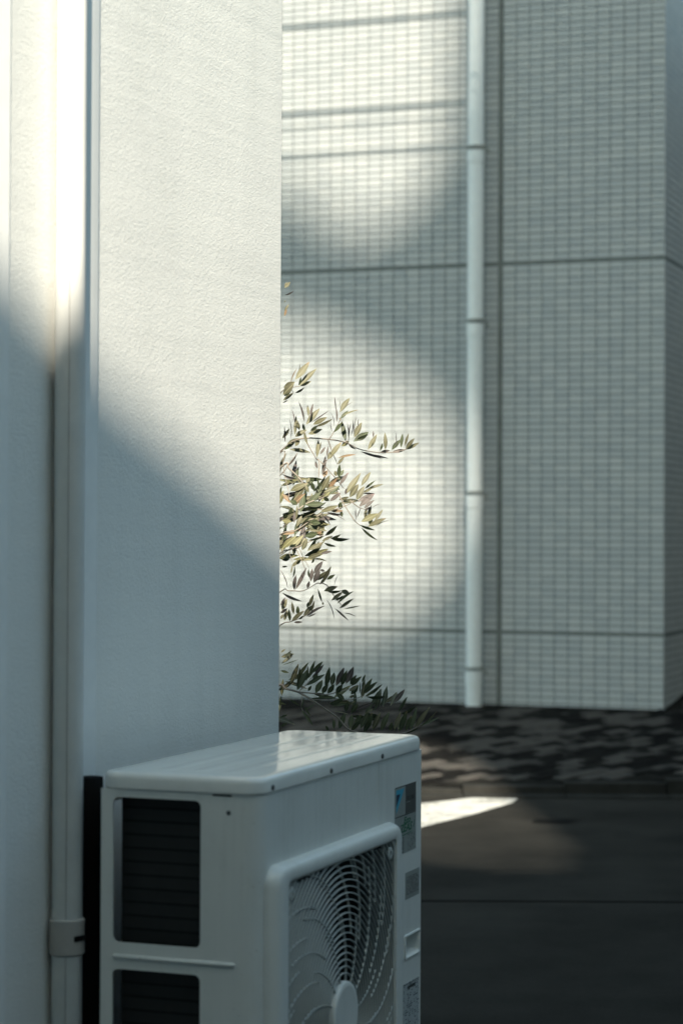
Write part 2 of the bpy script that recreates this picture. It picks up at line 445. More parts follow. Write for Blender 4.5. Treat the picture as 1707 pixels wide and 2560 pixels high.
# block paving on a slope up to the tiled building
pav = tag(link('pavement', mesh([(x, y, pave_z(x, y) - 0.008) for x, y in ((-9, ROAD_EDGE + 0.11), (14, ROAD_EDGE + 0.11), (14, 27), (-9, 27))], [(0, 1, 2, 3)], M['pjoint'])), kind='structure')
pdir = R(38)
pu, pv = Vector((math.cos(pdir), math.sin(pdir), 0)), Vector((-math.sin(pdir), math.cos(pdir), 0))
T0 = Vector((2.2669, 15.2801, 0))                    # foot of the tiled building's corner
slope = Vector((0.0342, 0.0924, 0))
pn = Vector((-0.0342, -0.0924, 1)).normalized()
def paver_box(L_, W_, H_):
    c = 0.006
    l0 = [(-L_, -W_), (L_, -W_), (L_, W_), (-L_, W_)]
    l1 = [(-L_ + c, -W_ + c), (L_ - c, -W_ + c), (L_ - c, W_ - c), (-L_ + c, W_ - c)]
    vs = [(x, y, -H_) for x, y in l0] + [(x, y, -c) for x, y in l0] + [(x, y, 0) for x, y in l1]
    fs = [(8, 9, 10, 11)]
    for r_ in (0, 4):
        for i in range(4): fs.append((r_ + i, r_ + (i + 1) % 4, r_ + 4 + (i + 1) % 4, r_ + 4 + i))
    return vs, fs
pvs, pfs = paver_box(0.0985, 0.0485, 0.03)
pave_me = mesh(pvs, pfs, M['paver'])
near, far = [], []
ax = Vector((pu.x, pu.y, pu.dot(slope))).normalized(); ay = pn.cross(ax).normalized()
prot = Matrix((ax, ay, pn)).transposed().to_4x4()
for i in range(-60, 90):
    for j in range(-120, 180):
        q = Vector((1.0, 13.6, 0)) + pu * (i * 0.203 + (j % 2) * 0.10) + pv * (j * 0.103)
        if q.y < ROAD_EDGE + 0.23 or q.y > 20 or abs(q.x - 1) > 6.5: continue
        rel = q - T0
        if rel.dot(W) > -0.10 and rel.dot(NW) < 0.11: continue       # under the tiled building
        z = pave_z(q.x, q.y) + random.uniform(-0.003, 0.003)
        px = q.x / q.y
        tgt = near if (-0.035 < px < 0.165) else far
        tgt.append((q.y, Vector((q.x, q.y, z))))
near.sort(key=lambda t: t[0])
far += near[300:]; near = near[:300]
for y_, q in near:
    o = link('paver', pave_me, pav); o.matrix_local = Matrix.Translation(q) @ prot @ Matrix.Rotation(random.choice((0, 1)) * math.pi, 4, 'Z')
b = MB()
for y_, q in far:
    mt = Matrix.Translation(q) @ prot
    b.add([mt @ Vector(v) for v in pvs], pfs)
tag(link('paver_field', b.me(M['paver']), pav), kind='stuff')

# ------------------------------------------------------------------ plaster house on the left
house = empty('plaster_house', WALL0, ROT)
tag(house, 'white sprayed-plaster house wall filling the left side behind the outdoor unit', 'house')
CORN = 1.137
def ring_loops(x0, x1, y0, y1, zs, r):
    return [[(a, c, z) for a, c in rrect(x0, x1, y0, y1, r, 4)] for z in zs]
wl = ring_loops(-11.3, CORN, 0, 5.0, [-0.2] + [0.012 * i for i in range(20, 275)] + [8.2], 0.006)
from mathutils import noise as mnoise
for li, lp_ in enumerate(wl):
    if 0 < li < len(wl) - 1:
        for vi, v in enumerate(lp_):
            if v[0] > CORN - 0.02 and v[1] < 0.02:        # the hand-trowelled corner is not quite straight
                a = mnoise.noise(Vector((v[2] * 60, 0.3, 0))) * 0.0011 + mnoise.noise(Vector((v[2] * 9, 1.3, 0))) * 0.0010
                lp_[vi] = (v[0] + a, v[1] + 0.7 * a, v[2])
link('wall', loops_mesh(wl, M['plaster'], True, True, True, 50), house)
b = MB(); b.box(-11.4, CORN + 0.35, -0.35, 5.3, 8.2, 8.42); link('roof', b.me(M['concrete_dark']), house)

# ------------------------------------------------------------------ tiled building
TB = empty('tiled_building', (T0.x, T0.y, 0), 0)
# local frame: x = to the left along the front (-NW), y = into the building (W)
TB.matrix_world = Matrix.Translation(T0) @ Matrix((( -NW.x, W.x, 0), (-NW.y, W.y, 0), (0, 0, 1))).to_4x4()
tag(TB, 'white mosaic-tiled building across the street with a vertical joint and drainpipe', 'building')
BASE_Z = 0.290; ZU = 3.4935; PITCH = 0.05; NJ = 53
ZLOW = ZU - 2.660
b = MB(); b.box(0.006, 5.46, 0.006, 3.42, -0.2, 6.9)
me = b.me(M['grout']); fix_normals(me); link('wall', me, TB)
b = MB(); b.box(5.46, 16, 0.002, 12, -0.2, 6.9); b.box(0.002, 5.46, 3.42, 12, -0.2, 6.9); b.box(0.002, 16, 0.002, 12, 6.9, 14.0)
me = b.me(M['tile_far']); fix_normals(me); link('far_wall', me, TB)
b = MB(); b.box(-0.15, 16.2, -0.15, 12.2, 14.0, 14.3); me = b.me(M['concrete_dark']); fix_normals(me); link('roof', me, TB)
def tile_geo(w_, h_, d_=0.006):
    c = 0.0022
    vs = [(-w_, 0, -h_), (w_, 0, -h_), (w_, 0, h_), (-w_, 0, h_), (-w_, -d_ + c, -h_), (w_, -d_ + c, -h_), (w_, -d_ + c, h_), (-w_, -d_ + c, h_),
          (-w_ + c, -d_, -h_ + c), (w_ - c, -d_, -h_ + c), (w_ - c, -d_, h_ - c), (-w_ + c, -d_, h_ - c)]
    fs = [(11, 10, 9, 8)]
    for r_ in (0, 4):
        for i in range(4): fs.append((r_ + 4 + i, r_ + 4 + (i + 1) % 4, r_ + (i + 1) % 4, r_ + i))
    return vs, fs
tvs, tfs = tile_geo(0.0469, 0.0222)
tile_me = mesh(tvs, tfs, M['tile']); fix_normals(tile_me)
rows = []
z = ZU + 0.012
while z < 6.9: rows.append(z + PITCH / 2); z += PITCH
z = ZU - 0.012
for i in range(NJ): rows.append(z - PITCH / 2 - i * (2.66 - 0.022) / NJ)
z = ZLOW - 0.010
while z > BASE_Z: rows.append(z - PITCH / 2); z -= PITCH
# front columns right of the joint: 12 columns between the corner and the joint
front = []; side = []
for zc in rows:
    for i in range(12): front.append((0.051 + 0.0988 * i, zc))
    for i in range(42): front.append((1.268 + 0.10 * i, zc))
    for i in range(34): side.append((0.051 + 0.10 * i, zc))
vis_t = [t for t in front if t[0] < 1.2 and BASE_Z < t[1] < 5.6]
vis_t.sort(key=lambda t: t[1])
picks = set(vis_t[:300])
fld = MB()
for xl, zc in front:
    if (xl, zc) in picks:
        o = link('tile', tile_me, TB); o.location = (xl, 0.006, zc)
    else:
        ox = random.uniform(-0.0004, 0.0004)
        fld.add([(v[0] + xl + ox, v[1] + 0.006, v[2] + zc) for v in tvs], tfs)
for yl, zc in side:
    fld.add([(0.006 + v[1], yl + v[0], v[2] + zc) for v in tvs], [f[::-1] for f in tfs])
me = fld.me(M['tile']); fix_normals(me)
tag(link('tile_field', me, TB), kind='stuff')
# sealed joints
def seal(name, x0, x1, z0, z1, y0=-0.001):
    b = MB(); b.box(x0, x1, y0, 0.010, z0, z1); me = b.me(M['sealant']); fix_normals(me); link(name, me, TB)
seal('horizontal_joint', 0.0, 5.4, ZU - 0.011, ZU + 0.011)
seal('horizontal_joint', 0.0, 5.4, ZLOW - 0.009, ZLOW + 0.010)
seal('vertical_joint', 1.192, 1.216, 0.2, 6.9, -0.0015)
for zz, hh in ((ZU, 0.011), (ZLOW, 0.0095)):
    b = MB(); b.box(-0.001, 0.010, 0.012, 3.4, zz - hh, zz + hh); me = b.me(M['sealant']); fix_normals(me); link('horizontal_joint', me, TB)

# drainpipe in front of it
DP = empty('drainpipe', TB.matrix_world @ Vector((1.352, -0.13, BASE_Z)))
tag(DP, 'white round drainpipe with thin clamps on the tiled building', 'drainpipe')
clz = [4.325, 3.076, 1.838, 0.576]
r0 = 0.057
segs = [(BASE_Z + 0.015, 0.576), (0.576, 1.838), (1.838, 3.076), (3.076, 4.325), (4.325, 13.9)]
for z0, z1 in segs:
    b = MB(); b.tube([(0, 0, z0 - BASE_Z), (0, 0, z0 - BASE_Z + 0.10), (0, 0, z0 - BASE_Z + 0.105), (0, 0, z1 - BASE_Z - 0.028)], [r0, r0, r0, r0], 32)
    # socket at the top end
    b.tube([(0, 0, z1 - BASE_Z - 0.11), (0, 0, z1 - BASE_Z - 0.022)], [r0 + 0.005, r0 + 0.005], 32)
    me = b.me(M['pipe2']); auto_smooth(me, 40); link('pipe_length', me, DP)
for zc in clz:
    b = MB(); b.tube([(0, 0, zc - BASE_Z - 0.009), (0, 0, zc - BASE_Z + 0.009)], r0 + 0.004, 32)
    me = b.me(M['clamp_dark']); auto_smooth(me, 40)
    c = link('clamp', me, DP)
    b = MB(); b.tube([(0, 0.05, zc - BASE_Z), W * 0.135 + UP * (zc - BASE_Z)], 0.008, 8)
    link('bracket', b.me(M['clamp_dark'], True), c)
    b = MB(); q = NW * (r0 + 0.004)
    b.tube([q + UP * (zc - BASE_Z - 0.012), q + NW * 0.030 + UP * (zc - BASE_Z - 0.016), q + NW * 0.030 + UP * (zc - BASE_Z - 0.05)], 0.007, 8)
    link('bolt', b.me(M['clamp_dark'], True), c)

# ------------------------------------------------------------------ pipes on the plaster wall
def wall_pt(s, off, z): return WALL0 + W * s + NW * off + UP * z
def wall_pipe(s, r, label, clamp_z, top=6.1, off=None, z0=0.03):
    off = off if off is not None else r + 0.010
    e = empty('wall_pipe', wall_pt(s, off, 0.0), ROT)
    tag(e, label, 'pipe')
    b = MB(); b.tube([(0, 0, z0), (0, 0, z0 + 0.004), (0, 0, top)], [r - 0.003, r, r], 40); me = b.me(M['pipe']); auto_smooth(me, 40); link('pipe', me, e)
    # raised moulding seam facing the street end
    a = R(203); b = MB(); b.tube([(r * math.cos(a), r * math.sin(a), z0 + 0.005), (r * math.cos(a), r * math.sin(a), top)], 0.0007, 6); link('seam', b.me(M['clamp'], True), e)
    for zc in clamp_z:
        b = MB(); b.tube([(0, 0, zc - 0.034), (0, 0, zc - 0.031), (0, 0, zc + 0.031), (0, 0, zc + 0.034)], [r + 0.002, r + 0.0045, r + 0.0045, r + 0.002], 40)
        me = b.me(M['clamp']); auto_smooth(me, 30); c = link('clamp_band', me, e)
        b = MB(); b.box(0.012, 0.030, r * 0.2, off, zc - 0.030, zc + 0.030); link('standoff', b.me(M['clamp']), c)
        a = R(252); b = MB()
        q = Vector((math.cos(a), math.sin(a), 0)) * (r + 0.0035); t_ = Vector((-math.sin(a), math.cos(a), 0))
        mt = Matrix.Translation(q + UP * zc) @ Matrix((t_, Vector((math.cos(a), math.sin(a), 0)), UP)).transposed().to_4x4()
        bb = MB(); bb.box(-0.012, 0.012, -0.003, 0.0022, -0.006, 0.004)
        b.add([mt @ Vector(v) for v in bb.v], bb.f); link('slot', b.me(M['slot']), c)
    return e
wall_pipe(0.002, 0.0285, 'white round pipe with a grey clamp band beside the outdoor unit', [0.780, 3.3], off=0.0325)
# flat cover over the refrigerant lines, black lagging below it
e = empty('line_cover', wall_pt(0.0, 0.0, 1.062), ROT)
tag(e, 'smooth white flat cover strip on the wall between the clamped pipe and the bare plaster', 'pipe cover')
me = loops_mesh([[(x, y, z) for x, y in ((0.030, -0.0005), (0.030, -0.008), (0.033, -0.011), (0.158, -0.011), (0.166, -0.0075), (0.168, -0.0005))] for z in (0.0, 5.0)], M['pipe'], True, True, True, 30)
link('cover', me, e)
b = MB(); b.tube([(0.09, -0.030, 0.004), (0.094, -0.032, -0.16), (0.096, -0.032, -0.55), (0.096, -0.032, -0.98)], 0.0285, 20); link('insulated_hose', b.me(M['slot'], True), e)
# flat trim board at the picture's left edge
e = empty('trim_board', wall_pt(-0.183, 0.0, 0.05), ROT)
tag(e, 'smooth white trim board on the wall at the left picture edge', 'trim board')
b = MB(); b.box(-0.30, 0.0, -0.005, -0.0005, 0.0, 6.0); link('board', b.me(M['pipe']), e)

# ------------------------------------------------------------------ outdoor unit
AC = empty('outdoor_unit', AC0, ROT)
tag(AC, 'white air-conditioner outdoor unit with a round-vaned fan grille against the plaster wall', 'air conditioner')
AW, AD, RC = 0.94, 0.32, 0.040
ac = M['ac']
def part(name, me, parent=AC): return link(name, me, parent)
# side panel with three coil openings
holes = []
for z1, z0 in ((-0.015, -0.283), (-0.332, -0.600), (-0.649, -0.905)):
    holes.append(rrect(0.116, 0.2925, ZL + z0, ZL + z1, 0.012, 5))
part('side_panel', prism([(RC, 0.0), (AD - 0.006, 0.0), (AD - 0.006, ZL - 0.001), (RC, ZL - 0.001)], holes, lambda a, c, t: (t, a, c), 0.004, ac))
# rear edge return, rounded
b = MB(); b.tube([(0.006, AD - 0.006, 0), (0.006, AD - 0.006, ZL - 0.001)], 0.006, 12); me = b.me(ac); auto_smooth(me, 40); part('rear_edge', me)
# pressed ribs between the openings
for zz in (-0.309, -0.626):
    b = MB(); b.tube([(-0.0005, 0.047, ZL + zz), (-0.0005, 0.05, ZL + zz), (-0.0005, 0.288, ZL + zz), (-0.0005, 0.292, ZL + zz)], [0.001, 0.0045, 0.0045, 0.001], 10)
    me = b.me(ac); auto_smooth(me, 60); part('pressed_rib', me)
# wire guard lips round the openings
# rounded front corner
arc = [(RC - RC * math.cos(R(90 * i / 10)), RC - RC * math.sin(R(90 * i / 10))) for i in range(11)]
arc_in = [(RC - (RC - 0.004) * math.cos(R(90 * i / 10)), RC - (RC - 0.004) * math.sin(R(90 * i / 10))) for i in range(11)][::-1]
prof = arc + arc_in
me = loops_mesh([[(x, y, z) for x, y in prof] for z in (0.0, ZL - 0.001)], ac, True, True, True, 30)
part('corner_post', me)
# front panel with the fan opening and the grip recess
GX0, GX1, GZ0, GZ1 = 0.080, 0.692, ZL - 0.783, ZL - 0.165
HX0, HX1, HZ0, HZ1 = 0.823, 0.914, ZL - 0.4395, ZL - 0.3975
fan_hole = rrect(0.055, 0.717, GZ0 - 0.02, GZ1 + 0.015, 0.03, 5)
grip = rrect(HX0, HX1, HZ0, HZ1, 0.004, 3)
part('front_panel', prism([(RC, 0.0), (AW - 0.012, 0.0), (AW - 0.012, ZL - 0.001), (RC, ZL - 0.001)], [fan_hole, grip], lambda a, c, t: (a, t, c), 0.004, ac))
me = loops_mesh([[(AW - 0.012 + 0.012 * math.sin(R(90 * i / 6)), 0.012 - 0.012 * math.cos(R(90 * i / 6)), z) for i in range(7)] + [(AW - 0.004, 0.02, z), (AW - 0.012, 0.004, z)] for z in (0.0, ZL - 0.001)], ac, True, True, True, 30)
part('corner_post', me)
b = MB(); b.box(AW - 0.004, AW, 0.012, AD - 0.006, 0, ZL - 0.001); part('right_panel', b.me(ac))
# upright seam of the service panel
b = MB(); b.box(0.6455, 0.6475, -0.0012, 0.001, GZ1 + 0.032, ZL - 0.002); part('panel_seam', b.me(ac))
# rear frame and base
part('rear_frame', prism([(0.012, 0.0), (AW - 0.006, 0.0), (AW - 0.006, ZL - 0.001), (0.012, ZL - 0.001)], [rrect(0.020, AW - 0.10, 0.03, ZL - 0.03, 0.01, 3)], lambda a, c, t: (a, AD - t, c), 0.004, ac))
b = MB(); b.box(0.006, AW - 0.006, 0.006, AD - 0.006, 0.004, 0.02); part('base_pan', b.me(ac))
for fx in (0.16, 0.72):
    b = MB(); b.box(fx, fx + 0.07, -0.02, AD + 0.02, -0.004, 0.004); part('foot', b.me(M['ac']))
# L-shaped coil
b = MB(); b.box(0.030, 0.052, 0.05, 0.289, 0.02, ZL - 0.004); b.box(0.20, 0.80, 0.262, 0.286, 0.02, ZL - 0.004); b.box(0.052, 0.20, 0.262, 0.276, 0.02, ZL - 0.004)
coil = part('coil', b.me(M['dark']))
for zz in range(36):
    b = MB(); b.box(0.0288, 0.030, 0.06, 0.285, 0.045 + zz * 0.025, 0.050 + zz * 0.025); link('coil_tube', b.me(M['tube']), coil)
b = MB(); b.box(0.775, 0.779, 0.006, 0.30, 0.02, ZL - 0.004); part('partition', b.me(M['dark']))
# raised frame round the grille
def fl(t, off, r):
    o = (0.027, 0.745, ZL - 0.814, ZL - 0.134); i = (GX0, GX1, GZ0, GZ1)
    q = [a + (c - a) * t for a, c in zip(o, i)]
    return [(x, -off, z) for x, z in rrect(q[0], q[1], q[2], q[3], r, 6)]
me = loops_mesh([fl(0, -0.002, 0.038), fl(0.0, 0.0015, 0.038), fl(0.08, 0.011, 0.036), fl(0.18, 0.0195, 0.034), fl(0.28, 0.0235, 0.031), fl(0.45, 0.0255, 0.027), fl(0.95, 0.0265, 0.015), fl(1.0, 0.0255, 0.013), fl(1.02, 0.022, 0.013), fl(1.03, -0.012, 0.013)], ac, False, False, True, 50)
part('grille_frame', me)
# bell mouth
HX, HZ = 0.5 * (GX0 + GX1), 0.5 * (GZ0 + GZ1)
lp = []
for rr, yy in ((0.45, 0.008), (0.335, 0.012), (0.318, 0.022), (0.312, 0.05), (0.312, 0.11)):
    lp.append([(max(0.056, min(0.716, HX + rr * math.cos(2 * math.pi * k / 48))), yy, max(GZ0 - 0.018, min(GZ1 + 0.013, HZ + rr * math.sin(2 * math.pi * k / 48)))) for k in range(48)])
part('bell_mouth', loops_mesh(lp, M['fan'], False, False, True, 50))
# fan
fan = part('fan', None) if False else link('fan', loops_mesh([[(HX + r_ * math.cos(2 * math.pi * k / 32), y_, HZ + r_ * math.sin(2 * math.pi * k / 32)) for k in range(32)] for r_, y_ in ((0.055, 0.055), (0.07, 0.062), (0.072, 0.13), (0.06, 0.135))], M['fan'], True, True), AC)
for kb in range(3):
    vs = []; fs = []
    for i in range(7):
        rr = 0.065 + 0.235 * i / 6
        for j in range(7):
            t = j / 6
            aa = 2 * math.pi * kb / 3 + 0.5 + t * (1.25 - 0.1 * i / 6) + 0.35 * i / 6
            vs.append((HX + rr * math.cos(aa), 0.062 + 0.06 * t + 0.02 * math.sin(math.pi * t), HZ + rr * math.sin(aa)))
    for i in range(6):
        for j in range(6):
            a_ = i * 7 + j; fs.append((a_, a_ + 1, a_ + 8, a_ + 7))
    link('blade', mesh(vs, fs, M['fan'], True), fan)
# grille
GR = link('fan_grille', loops_mesh([[(x, y, z) for x, z in rrect(GX0 - 0.002 + i_, GX1 + 0.002 - i_, GZ0 - 0.002 + i_, GZ1 + 0.002 - i_, 0.022, 6)] for i_, y in ((0, -0.021), (0.006, -0.021), (0.006, -0.012), (0, -0.012), (0, -0.021))], M['grille'], False, False, True, 30), AC)
hx, hz = (GX1 - GX0) / 2 - 0.002, (GZ1 - GZ0) / 2 - 0.002
def inside(x, z):
    x, z = abs(x), abs(z)
    if x > hx or z > hz: return False
    return not (x + z > hx + hz - 0.030)
def bar(pts, wv, y0, y1, name):
    """flat vane following pts (x, z), y0 nearest the street"""
    P = [Vector((x, 0, z)) for x, z in pts]; vs = []; fs = []
    for i, q in enumerate(P):
        d = (P[min(i + 1, len(P) - 1)] - P[max(i - 1, 0)]).normalized(); s_ = Vector((d.z, 0, -d.x)) * wv
        for sg, y_ in ((1, y0 + 0.0008), (0.45, y0), (-0.45, y0), (-1, y0 + 0.0008), (-1, y1), (1, y1)):
            v = q + s_ * sg; vs.append((HX + v.x, y_, HZ + v.z))
    for i in range(len(P) - 1):
        for k in range(6):
            fs.append((i * 6 + k, i * 6 + (k + 1) % 6, i * 6 + 6 + (k + 1) % 6, i * 6 + 6 + k))
    fs.append(tuple(range(6))[::-1]); fs.append(tuple((len(P) - 1) * 6 + k for k in range(6)))
    me = mesh(vs, fs, M['grille']); fix_normals(me); auto_smooth(me, 30)
    link(name, me, GR)
nr = 28
for i in range(nr):
    rr = 0.083 + 0.0130 * i
    seg = 120; run = []; runs = []
    for k in range(seg + 1):
        aa = 2 * math.pi * k / seg + 0.7854
        x, z = rr * math.cos(aa), rr * math.sin(aa)
        if inside(x, z): run.append((x, z))
        elif len(run) > 1: runs.append(run); run = []
        else: run = []
    if len(run) > 1: runs.append(run)
    if len(runs) == 1 and len(runs[0]) == seg + 1 and False: pass
    b_done = MB()
    for rn in runs: bar(rn, 0.00115, -0.0205, -0.0160, 'ring_vane')
def spoke(r_a, r_b, a0, twist):
    pts = []
    n_ = 14
    for k in range(n_ + 1):
        rr = r_a + (r_b - r_a) * k / n_
        aa = a0 + twist * (max(0.0, rr - 0.07) / 0.36) ** 1.25
        x, z = rr * math.cos(aa), rr * math.sin(aa)
        if not inside(x, z): break
        pts.append((x, z))
    if len(pts) > 1: bar(pts, 0.0008, -0.0203, -0.0160, 'spoke')
TW = 1.0
for k in range(14): spoke(0.066, 0.20, 2 * math.pi * k / 14, TW)
for k in range(20): spoke(0.16, 0.31, 2 * math.pi * (k + 0.5) / 20, TW)
for k in range(24): spoke(0.27, 0.43, 2 * math.pi * (k + 0.25) / 24, TW)
# hub cap
lp = []
for rr, yy in ((0.068, -0.010), (0.068, -0.023), (0.0665, -0.0262), (0.062, -0.0282), (0.055, -0.0275), (0.052, -0.0272)):
    lp.append([(HX + rr * math.cos(2 * math.pi * k / 48), yy, HZ + rr * math.sin(2 * math.pi * k / 48)) for k in range(48)])
link('hub_cap', loops_mesh(lp, M['ac'], True, True, True, 40), GR)
# corner bosses of the grille
for sx in (-1, 1):
    for sz in (-1, 1):
        cx, cz = HX + sx * (hx - 0.026), HZ + sz * (hz - 0.026)
        lp = [[(cx + rr * math.cos(2 * math.pi * k / 20), yy, cz + rr * math.sin(2 * math.pi * k / 20)) for k in range(20)] for rr, yy in ((0.014, -0.010), (0.0135, -0.0205), (0.012, -0.0215), (0.006, -0.0215), (0.005, -0.017))]
        link('boss', loops_mesh(lp, M['grille'], True, True, True, 40), GR)
# lid
def lidl(i_, z): return [(x, y, z) for x, y in rrect(-0.004 + i_, AW + 0.004 - i_, -0.004 + i_, AD + 0.004 - i_, max(0.006, RC + 0.004 - i_), 8)]
me = loops_mesh([lidl(0.004, ZL - 0.002), lidl(0.0015, ZL + 0.0005), lidl(0, ZL + 0.002), lidl(0, ZL + 0.019), lidl(0.0015, ZL + 0.0245), lidl(0.005, ZL + 0.0285), lidl(0.011, ZL + 0.0305), lidl(0.02, ZL + 0.031)], M['ac_lid'], True, True, True, 40)
lid = part('lid', me)
for y_ in (0.085, 0.150, 0.215):
    lp = []
    for i_, z in ((0, ZL + 0.0305), (0.0, ZL + 0.0311), (0.006, ZL + 0.0318), (0.012, ZL + 0.0320)):
        lp.append([(x, y, z) for x, y in rrect(0.06 + i_, AW - 0.06 - i_, y_ - 0.016 + i_ * 0.8, y_ + 0.016 - i_ * 0.8, 0.006, 4)])
    link('pressed_band', loops_mesh(lp, M['ac_lid'], False, True, True, 50), lid)
# screws
def disc(name, c, ax, r_, h_, m, parent=AC):
    c = Vector(c); ax = Vector(ax); b = MB()
    b.tube([c - ax * 0.001, c + ax * h_ * 0.6, c + ax * h_], [r_, r_, r_ * 0.7], 16); me = b.me(m); auto_smooth(me, 40); o = link(name, me, parent)
    return o
for x in (0.051, 0.354, 0.657): disc('screw', (x, -0.004, ZL + 0.0095), (0, -1, 0), 0.0052, 0.003, M['screw'])
disc('screw', (0, 0.061, ZL - 0.034), (-1, 0, 0), 0.0042, 0.0018, M['screw'])
# drain notch under the lid edge on the side
b = MB(); b.box(-0.0012, 0.001, 0.055, 0.092, ZL - 0.0045, ZL - 0.0015); part('lid_gap', b.me(M['slot']))
# grip recess
lp = []
for i_, y_ in ((-0.007, 0.0006), (-0.006, -0.0030), (-0.003, -0.0036), (0.0, -0.001), (0.002, 0.006), (0.008, 0.03)):
    lp.append([(x, y_, z) for x, z in rrect(HX0 + i_, HX1 - i_, HZ0 + i_ * 0.8, HZ1 - i_ * 0.8, 0.004, 3)])
part('grip', loops_mesh(lp, ac, False, True, True, 50))
# labels
def plate(name, x0, x1, z0, z1, m, parent=AC, t=0.0006, y=0.0, bow=0):
    vs = [(x0, y, z0), (x1, y, z0), (x1, y, z1), (x0, y, z1)] + [(x0, y - t, z0), (x1, y - t, z0), (x1, y - t, z1), (x0, y - t, z1)]
    me = mesh(vs, [(4, 5, 6, 7), (0, 1, 5, 4), (1, 2, 6, 5), (2, 3, 7, 6), (3, 0, 4, 7)], m)
    uv = me.uv_layers.new(name='UVMap'); cs = {4: (0, 0), 5: (1, 0), 6: (1, 1), 7: (0, 1)}
    for l in me.loops: uv.data[l.index].uv = cs.get(l.vertex_index, (0, 0))
    return link(name, me, parent)
def text(name, body, x, z, size, m, parent, y, shear=0.0, xs=1.0, bold=0.0, align='CENTER'):
    cu = bpy.data.curves.new(name, 'FONT'); cu.body = body; cu.size = size; cu.align_x = align; cu.align_y = 'CENTER'
    cu.shear = shear; cu.offset = bold; cu.extrude = 0.0001; cu.resolution_u = 3
    tmp = bpy.data.objects.new('tmp', cu); COL.objects.link(tmp)
    dg = bpy.context.evaluated_depsgraph_get()
    me = bpy.data.meshes.new_from_object(tmp.evaluated_get(dg))
    bpy.data.objects.remove(tmp); bpy.data.curves.remove(cu)
    me.materials.clear(); me.materials.append(m)
    me.transform(Matrix.Translation((x, y, z)) @ Matrix.Diagonal((xs, 1, 1, 1)) @ Matrix.Rotation(R(90), 4, 'X'))
    return link(name, me, parent)
def poly(name, pts, m, parent, y):
    me = mesh([(a, y, c) for a, c in pts] + [(a, y + 0.0002, c) for a, c in pts], [tuple(range(len(pts)))] + [(i, (i + 1) % len(pts), (i + 1) % len(pts) + len(pts), i + len(pts)) for i in range(len(pts))], m)
    fix_normals(me); return link(name, me, parent)
def zz(v): return ZL + v
# brand badge: pale half with a blue triangle, charcoal half with small type
bd = plate('brand_badge', 0.750, 0.892, zz(-0.1315), zz(-0.068), M['silver'])
bd['label'] = 'square badge with a blue triangle on its pale half'
plate('badge_panel', 0.8205, 0.8905, zz(-0.130), zz(-0.0695), M['lgrey'], bd, 0.0003, -0.0006)
plate('badge_border', 0.750, 0.892, zz(-0.0692), zz(-0.0675), M['ink'], bd, 0.0003, -0.0007)
plate('badge_border', 0.750, 0.892, zz(-0.1325), zz(-0.1308), M['ink'], bd, 0.0003, -0.0007)
poly('blue_triangle', [(0.7585, zz(-0.0735)), (0.812, zz(-0.0735)), (0.7585, zz(-0.124))], M['lblue'], bd, -0.0009)
poly('navy_triangle', [(0.7585, zz(-0.0835)), (0.784, zz(-0.0835)), (0.7605, zz(-0.1065)), (0.7585, zz(-0.108))], M['navy'], bd, -0.0012)
text('lettering', 'SCUBE', 0.854, zz(-0.0985), 0.0125, M['ink'], bd, -0.0010, 0, 1.35, 0.0)
plate('rule', 0.824, 0.850, zz(-0.1065), zz(-0.1055), M['silver'], bd, 0.0002, -0.0009)
# series badge
eb = plate('series_label', 0.751, 0.892, zz(-0.2135), zz(-0.1325), M['silver'])
eb['label'] = 'pale label with green lettering and a boxed number twelve'
text('lettering', 'Eco', 0.832, zz(-0.1445), 0.020, M['green'], eb, -0.0008, 0.15, 1.5, 0.0006)
text('lettering', 'ZEAS', 0.823, zz(-0.1605), 0.024, M['green'], eb, -0.0008, 0.3, 1.45, 0.0006)
poly('leaf_mark', [(0.873, zz(-0.162)), (0.881, zz(-0.150)), (0.886, zz(-0.138)), (0.883, zz(-0.153)), (0.876, zz(-0.166))], M['green'], eb, -0.0009)
poly('swoosh', [(0.766, zz(-0.1745)), (0.80, zz(-0.1735)), (0.87, zz(-0.1715)), (0.888, zz(-0.1685)), (0.86, zz(-0.1732)), (0.80, zz(-0.1755))], M['green'], eb, -0.0009)
for q in ((0.772, 0.8075, -0.1795, -0.1785), (0.772, 0.8075, -0.2115, -0.2105), (0.772, 0.7735, -0.2115, -0.1785), (0.806, 0.8075, -0.2115, -0.1785)):
    plate('box_line', q[0], q[1], zz(q[2]), zz(q[3]), M['ink'], eb, 0.0002, -0.0007)
text('lettering', '12', 0.790, zz(-0.195), 0.027, M['ink'], eb, -0.0008, 0, 0.85, 0.0005)
plate('diagram', 0.834, 0.891, zz(-0.212), zz(-0.1755), M['print3'], eb, 0.0003, -0.0006)
# caution and rating labels
c1 = plate('caution_label', 0.822, 0.918, zz(-0.316), zz(-0.258), M['silver']); c1['label'] = 'small worn grey caution label'
plate('fine_print', 0.829, 0.912, zz(-0.308), zz(-0.268), M['print1'], c1, 0.0003, -0.0006)
c2 = plate('rating_label', 0.811, 0.917, zz(-0.640), zz(-0.497), M['print2']); c2['label'] = 'white rating label with rows of small print'
plate('title_bar', 0.840, 0.892, zz(-0.511), zz(-0.505), M['ink'], c2, 0.0003, -0.0006)
plate('rule', 0.812, 0.916, zz(-0.5005), zz(-0.4995), M['ink'], c2, 0.0003, -0.0006)

